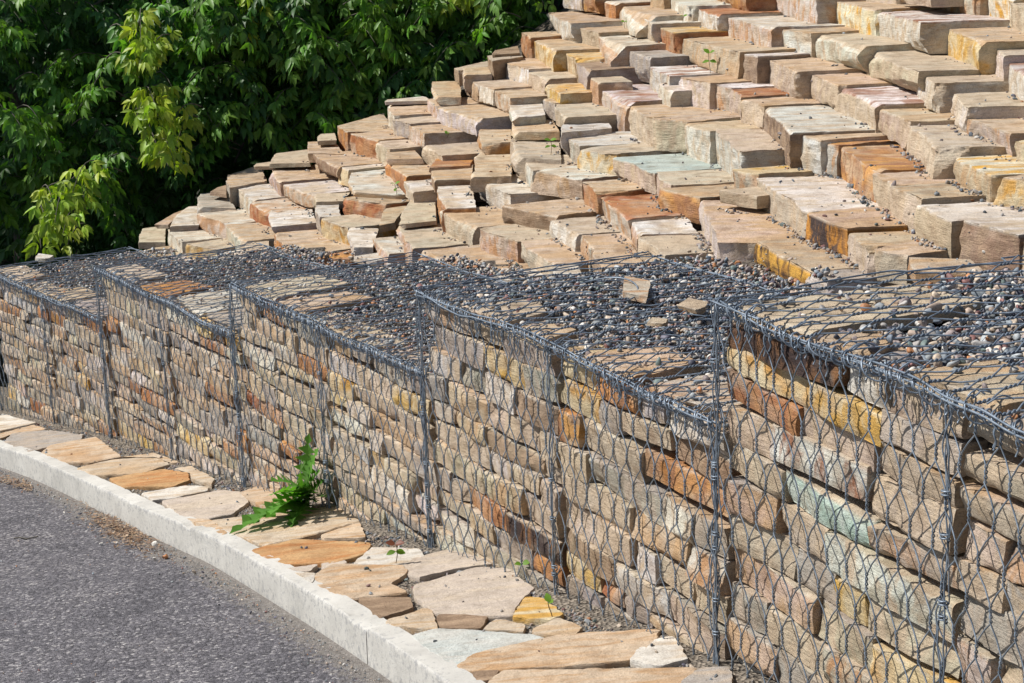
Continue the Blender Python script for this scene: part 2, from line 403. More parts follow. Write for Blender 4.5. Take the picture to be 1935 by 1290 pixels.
    o = meshobj(name, Pn, Q, STONE, parent=parent, origin=None if parent is None else np.array([cen[0], cen[1], bot[:, 2].mean()]),
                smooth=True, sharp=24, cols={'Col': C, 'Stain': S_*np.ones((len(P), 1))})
    return o

# ------------------------------------------------------------------ pebbles
def ico(sub):
    import bmesh
    bm = bmesh.new(); bmesh.ops.create_icosphere(bm, subdivisions=sub, radius=1.0)
    V = np.array([v.co[:] for v in bm.verts]); Fc = np.array([[v.index for v in f.verts] for f in bm.faces]); bm.free(); return V, Fc
ICO1, ICO2 = ico(1), ico(2)
PEBCOL = np.array([(.07,.085,.10),(.10,.12,.145),(.17,.195,.215),(.14,.15,.15),(.05,.05,.065),(.27,.285,.29),(.20,.16,.15),(.30,.23,.18),(.40,.32,.24),
                   (.50,.47,.42),(.17,.08,.07),(.34,.15,.06),(.10,.13,.12),(.27,.25,.23),(.08,.075,.10)])
PEBW = np.array([6,8,10,9,5,12,13,13,12,8,5,4,5,15,4.]); PEBW /= PEBW.sum()
def pebbles(name, pts, radii, seed, parent=None, flat=.62, hi=True, darker=1.22, mat=None, angular=0.29, probs=None):
    rng = np.random.RandomState(seed); V0, F0 = ICO2 if hi else ICO1
    n = len(pts); pts = np.asarray(pts); r = np.asarray(radii)
    q = rng.normal(size=(n, 4)); q[:, 1:3] *= .35; q /= np.linalg.norm(q, axis=1)[:, None]
    a, b, c, d = q.T
    R = np.stack([1-2*(c*c+d*d), 2*(b*c-a*d), 2*(b*d+a*c), 2*(b*c+a*d), 1-2*(b*b+d*d), 2*(c*d-a*b), 2*(b*d-a*c), 2*(c*d+a*b), 1-2*(b*b+c*c)], 1).reshape(n, 3, 3)
    sc = np.c_[rng.uniform(.8, 1.35, n), rng.uniform(.6, 1.0, n), rng.uniform(flat*.75, flat*1.25, n)]*r[:, None]
    # lumpy: three random squashes
    V = np.repeat(V0[None], n, 0)
    for k in range(7):
        nn = rng.normal(size=(n, 3)); nn /= np.linalg.norm(nn, axis=1)[:, None]
        e = np.einsum('nvk,nk->nv', V, nn)-rng.uniform(.45, .85, n)[:, None]
        V = V-np.clip(e+.06, 0, None)[..., None]*nn[:, None]*min(1, angular*5)
    V = V*sc[:, None]; V = np.einsum('nij,nvj->nvi', R, V)+pts[:, None]
    Fa = (F0[None]+(np.arange(n)*len(V0))[:, None, None]).reshape(-1, 3)
    ci = rng.choice(len(PEBCOL), n, p=PEBW if probs is None else probs); cc = PEBCOL[ci]*rng.uniform(.75, 1.3, n)[:, None]*darker
    cols = np.repeat(cc[:, None], len(V0), 1).reshape(-1, 3)
    return meshobj(name, V.reshape(-1, 3), Fa, mat or PEB, parent=parent, smooth=True, sharp=None if angular < .3 else 30, cols={'Col': cols})

# ------------------------------------------------------------------ tubes
def tube_batch(lines, radii, sides=5):
    Vs, Fs, b = [], [], 0
    ang = np.linspace(0, 2*np.pi, sides, endpoint=False)
    for P, r in zip(lines, radii):
        P = np.asarray(P, float); n = len(P)
        if n < 2: continue
        T = np.gradient(P, axis=0); T /= np.linalg.norm(T, axis=1)[:, None]+1e-9
        ref = np.array([.31, .52, .79]) if abs(T[0] @ np.array([.31, .52, .79])) < .85 else np.array([.9, -.3, .1])
        A = np.cross(T, ref); A /= np.linalg.norm(A, axis=1)[:, None]+1e-9; B = np.cross(T, A)
        rr = r if np.ndim(r) else np.full(n, r)
        V = P[:, None]+(np.cos(ang)[None, :, None]*A[:, None]+np.sin(ang)[None, :, None]*B[:, None])*np.asarray(rr)[:, None, None]
        i = np.arange(n-1)[:, None]*sides+b; j = np.arange(sides)[None]; j2 = (j+1) % sides
        Fs.append(np.stack([i+j, i+j2, i+sides+j2, i+sides+j], -1).reshape(-1, 4)); Vs.append(V.reshape(-1, 3)); b += n*sides
    return np.concatenate(Vs), np.concatenate(Fs)
MA, MP, MT = .0415, .096, .038   # half mesh width, row pitch, twist length
def hexmesh(mapf, width, length, seed, wr=.0019, tw=.0028, phase=0.0, jit=.004):
    """wires of a double-twisted hexagonal netting; mapf(u along wall, v along twist) -> world; returns list of polylines"""
    rng = np.random.RandomState(seed); nc = int(round(width/MA)); a = width/nc; rows = int(math.ceil(length/MP))+1
    L = []
    for i in range(nc+1):
        uu, vv, hh = [], [], []
        for k in range(rows):
            jc = i if (i+k) % 2 == 0 else i+1
            sgn = 1 if jc == i else -1
            x = jc*a
            if jc > nc: x = nc*a-.0
            for q in range(9):
                t = q/8.0; an = 2*np.pi*1.6*t+(0 if sgn > 0 else np.pi)
                uu.append(min(max(x+tw*math.cos(an), 0), width)); vv.append(k*MP+phase+t*MT); hh.append(tw*math.sin(an))
            uu_next = (i+1 if jc == i else i)*a
            if uu_next <= nc*a:
                uu.append(x+(uu_next-x)*.5); vv.append(k*MP+phase+MT+(MP-MT)*.5); hh.append(0)
        uu, vv, hh = map(np.array, (uu, vv, hh)); m = (vv >= 0) & (vv <= length)
        if m.sum() < 3: continue
        uu, vv, hh = uu[m], vv[m], hh[m]
        Pn = np.c_[uu*7, vv*7, np.full(len(uu), seed*1.7)]
        du = .010*vn(Pn, seed)+jit*vn(Pn*3, seed+1); dv = .008*vn(Pn, seed+2)
        edge = np.clip(np.minimum(uu, width-uu)/.03, 0, 1)
        L.append(mapf(uu+du*edge, np.clip(vv+dv, 0, length), hh))
    return L
def lace(P0f, n, R, seed, turns_per=.045, wr=.0021, total=1.0, jit=.006):
    """spiral lacing round an edge path P0f(t in 0..total) -> points"""
    rng = np.random.RandomState(seed); t = np.linspace(0, total, int(total/turns_per*12)); out = []
    an = 2*np.pi*t/turns_per+1.4*vn(np.c_[t*9, t*0, t*0+seed], seed); rr = R*(1+.5*vn(np.c_[t*14, t*0+3, t*0+seed], seed+1))
    return P0f(t, rr*np.cos(an), rr*np.sin(an))

# ================================================================== SETTING
def polar_grid(Ra, Rb, pa, pb, nr, npn, zoff, C=WC):
    R_ = np.linspace(Ra, Rb, nr); ph = np.linspace(pa, pb, npn)
    RR, PP = np.meshgrid(R_, ph); x = C[0]+RR*np.cos(PP); y = C[1]+RR*np.sin(PP)
    V = np.stack([x, y, zbase(x, y)+zoff], -1).reshape(-1, 3)
    i = np.arange(npn-1)[:, None]*nr+np.arange(nr-1)[None]
    return V, np.stack([i, i+1, i+nr+1, i+nr], -1).reshape(-1, 4), RR.ravel(), PP.ravel()
# far ground, one sheet to the horizon
gs = np.linspace(-1, 1, 61); gx, gy = np.meshgrid(np.sign(gs)*np.abs(gs)**2.2*600, np.sign(gs)*np.abs(gs)**2.2*600)
i_ = np.arange(60)[:, None]*61+np.arange(60)[None]
tag(meshobj('ground', np.c_[gx.ravel(), gy.ravel(), np.full(gx.size, -4.05)], np.stack([i_, i_+1, i_+62, i_+61], -1).reshape(-1, 4), EARTH), kind='structure')
KIN, KOUT = 36.375, 36.292
kin_px = [(0,836),(138,884),(293,942.6),(356,978),(460,1035),(586,1102),(700,1160),(733,1183),(844,1245),(909,1287)]
kout_px = [(0,846),(54,860),(100,878),(209,920),(293,963.5),(377,1018),(502,1072),(593,1134),(695,1187),(779,1241),(853,1287)]
def tracks(L):
    q = np.array([hit(a, b, zbase) for a, b in L]); ph = np.arctan2(q[:, 1]-WC[1], q[:, 0]-WC[0]); R_ = np.hypot(q[:, 0]-WC[0], q[:, 1]-WC[1])
    o = np.argsort(ph); return ph[o], R_[o]
kpi, kRi = tracks(kin_px); kpo, kRo = tracks(kout_px)
ci_, co_ = np.polyfit(kpi, kRi, 2), np.polyfit(kpo, kRo, 2)
def Rin(ph): return np.polyval(ci_, np.clip(ph, .42, .62))+.012
def Rout(ph): return np.minimum(np.polyval(co_, np.clip(ph, .42, .62)), Rin(ph)-.085)
JOINT = float(np.arctan2(*(lambda q: (q[1]-WC[1], q[0]-WC[0]))(hit(695, 1187, zbase))))
# road
V, Fq, RR, PP = polar_grid(18.0, 36.42, .25, .95, 240, 360, -.125)
V[:, 2] += .004*fbm(V*np.array([2, 2, 0]), 4, 2)
dk = (Rout(PP)-RR)
dust = np.clip(1-dk/.30, 0, 1)*.64
for (pu, pv, rr_) in ((230, 1010, .30), (300, 1050, .22), (20, 905, .3), (150, 975, .2)):
    q = hit(pu, pv, lambda x, y: zbase(x, y)-.125); dust = np.maximum(dust, .6*np.clip(1-np.hypot(V[:, 0]-q[0], V[:, 1]-q[1])/rr_, 0, 1))
tag(meshobj('road', V, Fq, ASPH, origin=(0, 0, 0), cols={'Dust': dust[:, None]*np.ones(3)}), kind='structure')
# pavement bed under the flagstones
V, Fq, RR, PP = polar_grid(36.33, 37.4, .25, .95, 40, 700, -.022)
RR = np.maximum(RR, Rin(PP)-.03); V[:, 0] = WC[0]+RR*np.cos(PP); V[:, 1] = WC[1]+RR*np.sin(PP); V[:, 2] = zbase(V[:, 0], V[:, 1])-.012
V[:, 2] += .006*fbm(V*np.array([12, 12, 0]), 7, 3)+np.clip((RR-36.80)/.12, 0, 1)*.012
tag(meshobj('pavement', V, Fq, SOIL, origin=(0, 0, 0)), kind='structure')
PAVE = (V, Fq)
# kerb
def kerb(pa, pb, seed):
    n = int((pb-pa)*36/.012); ph = np.linspace(pa, pb, n); ri, ro_ = Rin(ph), Rout(ph)
    prof = [(-.001, -.30), (0, -.09), (0, -.03), (.0, -.012), (.003, -.004), (.012, .0), (.5, .001), (.94, .0), (.985, -.006), (1., -.016), (1.005, -.05), (1.01, -.09), (1.02, -.13), (1.02, -.3)]
    P = []
    for k, (t, dz) in enumerate(prof):
        r = ri*(1-t)+ro_*t
        x = WC[0]+r*np.cos(ph); y = WC[1]+r*np.sin(ph); P.append(np.c_[x, y, zbase(x, y)+.006+dz])
    P = np.stack(P, 1); m = P.shape[1]
    nz_ = fbm(P.reshape(-1, 3)*22, seed, 3).reshape(n, m); chipn = np.clip(fbm(P.reshape(-1, 3)*9, seed+4, 3).reshape(n, m)-.38, 0, 1)
    for k in range(3, 10): P[:, k, 2] -= chipn[:, k]*.05+.002*nz_[:, k]
    for e in (0, -1):   # rounded joint ends
        P[e, 3:11, 2] -= .006
    i = np.arange(n-1)[:, None]*m+np.arange(m-1)[None]
    Q = np.stack([i, i+m, i+m+1, i+1], -1).reshape(-1, 4)
    wear = np.tile(np.array([0, 0, 0, .0, .06, .04, .03, .10, .19, .15, .085, .10, .16, .16]), (n, 1))
    V_ = P.reshape(-1, 3)
    caps = [np.arange(m)[None], (np.arange(m)[::-1]+(n-1)*m)[None]]
    return tag(meshobj('kerb', V_, [Q]+caps, KERB, origin=(0, 0, 0), smooth=True, sharp=50, cols={'Wear': wear.reshape(-1, 1)*np.ones(3)}), kind='structure')
kerb(.25, JOINT-.00012, 3); kerb(JOINT+.00012, .95, 5)

# mound body under the stones
xs = np.linspace(-8, 12, 170); ys = np.linspace(-2, 24, 220); GX, GY = np.meshgrid(xs, ys)
def body(x, y):
    dx = x-WC[0]; dy = y-WC[1]; Rr = np.hypot(dx, dy); ph = np.arctan2(dy, dx)
    s = np.interp(-ph, -NPHI, np.arange(len(NPHI)))    # metres along wall
    lid = np.array(TOPZ)[np.clip(np.floor(s/2), 0, 4).astype(int)]-.05
    z = np.maximum(mound(x, y)-.27, np.where(Rr < WR+1.5, lid, -9))
    inner = np.clip((WR+.55-Rr)/.02, 0, 1)
    z = np.minimum(z, np.where(mound(x, y) > 4.2, 4.2, 99))
    z = np.where(Rr < WR+.5, -3.6, z)
    z = np.where(ph > NPHI[0]+.004, np.minimum(z, np.maximum(mound(x, y)-.27, -3.3-.3*(ph-NPHI[0])*WR)), z)
    return np.maximum(z, -4.2)
i_ = np.arange(219)[:, None]*170+np.arange(169)[None]
V = np.stack([GX, GY, body(GX, GY)], -1).reshape(-1, 3); V[:, 2] += .02*fbm(V*np.array([8, 8, 0]), 3, 3)
Fq = np.stack([i_, i_+1, i_+171, i_+170], -1).reshape(-1, 4)
tag(meshobj('hill', V, Fq, FILL, origin=(0, 0, 0)), kind='structure')
HILL = (V, Fq)

# ================================================================== GABIONS
CN = {k: v[2] for k, v in PAL.items()}
ROWS_E1 = [(.085, [(.56, 'd'), (.19, 'w'), (.25, 'b')]), (.078, [(.42, 'y'), (.30, 'y'), (.28, 'b')]), (.082, [(.36, 'r'), (.33, 'b'), (.31, 'b')]),
  (.11, [(.22, 'b'), (.45, 's'), (.33, 'b')]), (.09, [(.28, 'b'), (.40, 'm'), (.32, 'p')]), (.105, [(.24, 't'), (.26, 'b'), (.50, 'w')]),
  (.10, [(.32, 'b'), (.2, 'g'), (.15, 'y'), (.33, 'b')]), (.10, [(.44, 't'), (.26, 'b'), (.30, 'y')]), (.10, [(.2, 'g'), (.30, 'b'), (.5, 'p')]), (.12, [(.25, 't'), (.30, 'g'), (.45, 'w')]), (.12, [(.4, 'g'), (.3, 'b'), (.3, 'b')])]
PAINT = [(115,597,'o'),(185,620,'o'),(20,590,'o'),(10,625,'t'),(330,597,'w'),(370,620,'y'),(395,640,'r'),(503,605,'o'),(584,694,'o'),(629,737,'y'),(768,780,'y'),(462,663,'w'),
  (503,768,'r'),(729,853,'y'),(780,868,'w'),(1056,760,'y'),(967,698,'y'),(1180,745,'o'),(823,768,'p'),(943,737,'w'),(1281,799,'w'),(1234,861,'o'),(1315,888,'k'),(895,971,'r'),
  (1007,1022,'d'),(1198,1045,'w'),(1091,1092,'y'),(1151,1120,'r'),(946,901,'w'),(60,765,'r'),(430,835,'o'),(250,730,'o'),(340,735,'t'),(1870,920,'k'),(1900,1090,'t'),(145,700,'y'),(300,750,'r'),(520,690,'w'),
  (1230,960,'b'),(870,780,'t'),(715,700,'g'),(660,850,'w')]
GCOL = ['b']*44+['t']*12+['g']*16+['p']*9+['w']*12+['k']*4+['o']*3+['y']*2
allg = []
GLAB = ['farthest wire gabion of stacked stone at the left edge, orange stones in its top course',
        'second farthest wire gabion, standing between the left-edge gabion and the one with the weed',
        'middle wire gabion of stacked stone with the jagged green weed at its foot',
        'tall wire gabion next to the nearest one, loose wire end curling on its gravel',
        'nearest and largest wire gabion at the right, dark and yellow stones under its top edge']
PEBTOP = []
for g in range(5):
    s0 = 2*g; zt = TOPZ[g]; rng = np.random.RandomState(100+g); random.seed(50+g)
    org = wallpt(s0+1, .5, min(BASEZ[s0:s0+3])-.15)
    root = empty('gabion', org, GLAB[g], 'gabion', 'wire gabions stepping up along the pavement')
    count = 0; faces_ = []
    for c in range(2):
        s_a = s0+c+.010; s_b = s0+c+1-.012; W_ = s_b-s_a
        hmax = zt-(BASEZ[s0+c:s0+c+2].min())+.06; z = zt-.008; rows = []
        if g == 4 and c == 0: rows = ROWS_E1
        else:
            zz = 0
            while zz < hmax:
                h = rng.uniform(*[(.066, .098), (.066, .098), (.068, .100), (.074, .108), (.078, .112)][g]); st = []; x = 0
                while x < 1:
                    l_ = rng.choice([.16, .22, .28, .34, .42] if g < 4 else [.17, .24, .3, .38, .46])*rng.uniform(.85, 1.15)
                    if 1-x-l_ < .12: l_ = 1-x
                    st.append((l_, random.choice(GCOL))); x += l_
                rows.append((h, st)); zz += h
        for ri, (h, st) in enumerate(rows):
            x = 0; tot = sum(q[0] for q in st)
            for (l_, cc) in st:
                a = s_a+x/tot*W_; b = s_a+(x+l_)/tot*W_; x += l_
                if z-h < -9: continue
                if g == 4 and c == 1 and a > s0+1.62: continue      # far outside the frame
                gap = rng.uniform(.001, .005); hh = h-rng.uniform(.0, .008)-(.02 if rng.rand() < .12 else 0)
                o1 = .010+rng.uniform(0, .013)+(0.016 if rng.rand() < .08 else 0); o2 = o1+rng.uniform(-.004, .004)
                dz = rng.uniform(-.005, .007); sk = rng.uniform(-.011, .011)
                T = [wallpt(a+gap, o1, z-dz-sk), wallpt(b-gap, o2, z-dz+sk), wallpt(b-gap, .20, z-dz), wallpt(a+gap, .20, z-dz)]
                faces_.append([T, hh, cc]); count += 1
            z -= h
    # recolour the stones the photograph shows as coloured
    if g < 4 or True:
        cen = [proj((np.array(f_[0][0])+np.array(f_[0][1]))/2-np.array([0, 0, f_[1]/2])) for f_ in faces_]
        for (pu, pv, cc) in PAINT:
            dd = [math.hypot((q[0]-pu)*1.0, q[1]-pv) for q in cen]
            k = int(np.argmin(dd))
            if dd[k] < 45: faces_[k][2] = cc
    for k, (T, hh, cc) in enumerate(faces_):
        tc = cc if cc in 'oyr' else random.choice('bbtg')
        o = rough_stone('rubble_stone', T, hh, cc, tc, 1000*g+k, res=.0125 if g > 2 else .016, parent=root, cuts=7, facets=2, rough=.8)
        if cc in 'orydwm': o['label'] = CN[cc]+' stone in the stacked face'
    # core of packed rubble behind the face
    Vc = []
    for s_ in np.linspace(s0+.03, s0+1.97, 9):
        for off, zz in ((.10, zt-.055), (.98, zt-.055), (.98, zt-1.35), (.10, zt-1.35)): Vc.append(wallpt(s_, off, zz))
    Vc = np.array(Vc); Q = []
    for i in range(8):
        for j in range(4): Q.append((i*4+j, i*4+(j+1) % 4, (i+1)*4+(j+1) % 4, (i+1)*4+j))
    meshobj('rubble_core', Vc, [np.array(Q), np.array([[3, 2, 1, 0], [32, 33, 34, 35]])], FILL, parent=root, smooth=False)
    # flat slabs under the lid along the front edge
    LIDS = {0: [(.0,.5,.25,'b'),(.95,1.3,.27,'t'),(1.35,1.9,.25,'g')], 1: [(.02,.5,.22,'b'),(.58,.95,.3,'o'),(1.02,1.5,.45,'w'),(1.5,1.95,.36,'g')],
            2: [(.05,.4,.42,'b'),(.42,.72,.38,'t')], 3: [(.30,.62,.30,'b'),(.70,.92,.17,'t'),(1.15,1.5,.30,'t'),(1.55,1.95,.26,'p')],
            4: [(.03,.38,.56,'b'),(.40,.62,.20,'t'),(.78,1.1,.26,'t'),(1.15,1.5,.2,'b')]}[g]
    for k, (a, b, dp, cc) in enumerate(LIDS):
        z_ = zt+.012+rng.uniform(-.004, .006)
        T = [wallpt(s0+a, .045, z_), wallpt(s0+b-.012, .04, z_), wallpt(s0+b-rng.uniform(.01, .08), dp+rng.uniform(-.08, .05), z_), wallpt(s0+a+rng.uniform(0, .05), dp, z_)]
        rough_stone('lid_slab', T, .03, cc, cc, 7000+g*20+k, res=.018, parent=root, cuts=9, rough=1.0)
    # pebbles under the lid
    n = [3800, 4300, 5600, 6600, 4800][g]; P = []; Rr = []
    nn = 0
    while nn < n:
        a = rng.uniform(.02, 1.98); of = rng.uniform(.05, 1.02); 
        if g == 4 and a > 1.5: continue
        hid = any(sa-.0 < a < sb and of < dp*.92 for (sa, sb, dp, _) in LIDS)
        if hid and rng.rand() > .055: continue
        r = rng.choice([.007, .010, .013, .017], p=[.34, .38, .21, .07])*rng.uniform(.75, 1.2)*[1, 1, 1., 1.08, 1.35][g]
        zz = zt+(.022 if hid else rng.uniform(-.024, .010)+.010*vn(np.array([[a*5, of*5, g]]), 3)[0])
        P.append(wallpt(s0+a, of, zz)); Rr.append(r); nn += 1
    pb_ = pebbles('pebble_fill', P, Rr, 300+g, parent=root, hi=g >= 3); pb_['kind'] = 'stuff'
    # netting -----------------------------------------------------------
    wr = .0020
    zb0, zb1 = BASEZ[s0], BASEZ[s0+2]
    def facemap(u, v, h_):
        bul = .010*np.sin(np.pi*np.clip(v/1.0, 0, 1))*(.6+.4*np.sin(u*3+g)); P_ = []
        for a, b, c2, d2 in zip(u, v, h_, bul): P_.append(wallpt(s0+a, -.006-d2+c2, zt-b))
        return np.array(P_)
    ln = hexmesh(facemap, 2.0, 1.06, 11+g, wr)
    V1, F1 = tube_batch(ln, [wr]*len(ln), 5); meshobj('front_netting', V1, F1, WIRE, parent=root)
    ls = s0
    def lidmap(u, v, h_):
        sag = .012*vn(np.c_[u*4, v*4, u*0+g], 40+g)+.008*vn(np.c_[u*13, v*13, u*0+g], 41+g); P_ = []
        for a, b, c2, d2 in zip(u, v, h_, sag): P_.append(wallpt(s0+a, b, zt+.023+d2*.7+c2+.008*min(b/.2, 1)))
        return np.array(P_)
    ln = hexmesh(lidmap, 2.0 if g < 4 else 1.7, 1.0, 31+g, wr)
    V1, F1 = tube_batch(ln, [.0023 if g > 2 else .0018]*len(ln), 5); meshobj('lid_netting', V1, F1, WIRE, parent=root)
    # lacing along the top front edge: selvedge wires, spirals and loops
    ed, er = [], []
    for k in range(3):
        t = np.linspace(0, 2, 110); o_ = .008*vn(np.c_[t*8, t*0+k, t*0+g], 5+k)+.010*vn(np.c_[t*2.5, t*0, t*0+g], 55); z_ = .008*vn(np.c_[t*8, t*0+k+9, t*0+g], 6+k)+.012*vn(np.c_[t*2.5, t*0+5, t*0+g], 56)
        ed.append(np.array([wallpt(s0+a, -.006+b+(k-1.5)*.006, zt+.014+c2+(k % 2)*.008) for a, b, c2 in zip(t, o_, z_)])); er.append(.0027)
    for k, (tp, RR_) in enumerate(((.05, .015), (.037, .012), (.075, .02))):
        f0 = lambda t, a, b: np.array([wallpt(s0+q, -.006+x, zt+.012+y) for q, x, y in zip(t, a, b)])
        lc = lace(f0, 0, RR_, 60+g*3+k, tp, total=2.0); tt_ = np.linspace(0, 2, len(lc)); lc[:, 2] += .012*vn(np.c_[tt_*2.5, tt_*0+5, tt_*0+g], 56); ed.append(lc); er.append(.0021)
    for k in range(52):     # cut ends hanging from the edge
        a = rng.uniform(.02, 1.98); ll = rng.uniform(.02, .075); x0 = wallpt(s0+a, -.014, zt+.01); 
        an = np.linspace(0, 5, 14); q = np.array([wallpt(s0+a+.0025*math.cos(e*2), -.014-.003+.0025*math.sin(e*2), zt+.01-ll*j/13) for j, e in enumerate(an)]); ed.append(q); er.append(.0021)
    for k in range(34):     # ends lying over the lid edge
        a = rng.uniform(.02, 1.98); ll = rng.uniform(.03, .09); q = np.array([wallpt(s0+a+rng.uniform(-.01, .01)*t_, .0+ll*t_, zt+.030+.012*math.sin(t_*3)) for t_ in np.linspace(0, 1, 6)]); ed.append(q); er.append(.0021)
    V1, F1 = tube_batch(ed, er, 6); meshobj('top_lacing', V1, F1, WIRE, parent=root)
    # end selvedges and diaphragm bundle
    for kk, (sa, nm, nw) in enumerate(((0.0, 'corner_lacing', 4), (1.0, 'diaphragm_lacing', 3), (2.0, 'corner_lacing', 3))):
        ed, er = [], []; zb = BASEZ[s0+int(sa)]-.03; H_ = zt+.03-zb
        for k in range(nw):
            t = np.linspace(0, 1, 60); ox = .017*vn(np.c_[t*7, t*0+k, t*0+g+kk], 15+k)+(k-nw/2)*.006+.006*vn(np.c_[t*24, t*0+k, t*0+g+kk], 19+k); oy = .007*vn(np.c_[t*9, t*0+k+4, t*0+g+kk], 16+k)
            sh = .010 if sa == 0 else (-.010 if sa == 2 else 0)
            ed.append(np.array([wallpt(s0+sa+sh+a, -.013+b, zt+.02-q*H_) for a, b, q in zip(ox, oy, t)])); er.append(.0021)
        f0 = lambda t, a, b: np.array([wallpt(s0+sa+x, -.012+y*.7, zt+.01-q) for q, x, y in zip(t, a, b)])
        ed.append(lace(f0, 0, .012, 90+g*5+kk, .19, total=H_)); er.append(.0018)
        for k in range(4):   # small knots
            zc = zt-rng.uniform(.1, .95)*H_; an = np.linspace(0, 4*np.pi, 26)
            ed.append(np.array([wallpt(s0+sa+.012*math.cos(e), -.014+.009*math.sin(e), zc+.004*j/6) for j, e in enumerate(an)])); er.append(.0022)
        V1, F1 = tube_batch(ed, er, 5); meshobj(nm, V1, F1, WIRE, parent=root)
    # back and side rims of the lid
    ed, er = [], []
    t = np.linspace(0, 1, 40)
    for k in range(2):
        for sa in (0.0, 2.0):
            if g == 4 and sa == 2.0: continue
            ed.append(np.array([wallpt(s0+sa+.006*math.sin(q*9+k), q, zt+.020+.010*k+.010*math.sin(q*5+k*1.3+g)*q) for q in t])); er.append(.0027)
        ed.append(np.array([wallpt(s0+q*(2 if g < 4 else 1.6), 1.0+.02*math.sin(q*11+k*2), zt+.024+.009*math.sin(q*14+k+g)) for q in t])); er.append(.0027)
    if g == 3:   # loose wire end curling over the gravel
        an = np.linspace(-1.2, 2.0, 30); c0 = hitz(1120, 548, zt+.05)
        q = np.array([c0+np.array([.14*math.cos(e)+.02, .17*math.sin(e), .012*math.sin(e*2)]) for e in an]); ed.append(q); er.append(.0027)
    V1, F1 = tube_batch(ed, er, 6); meshobj('lid_rim', V1, F1, WIRE, parent=root)

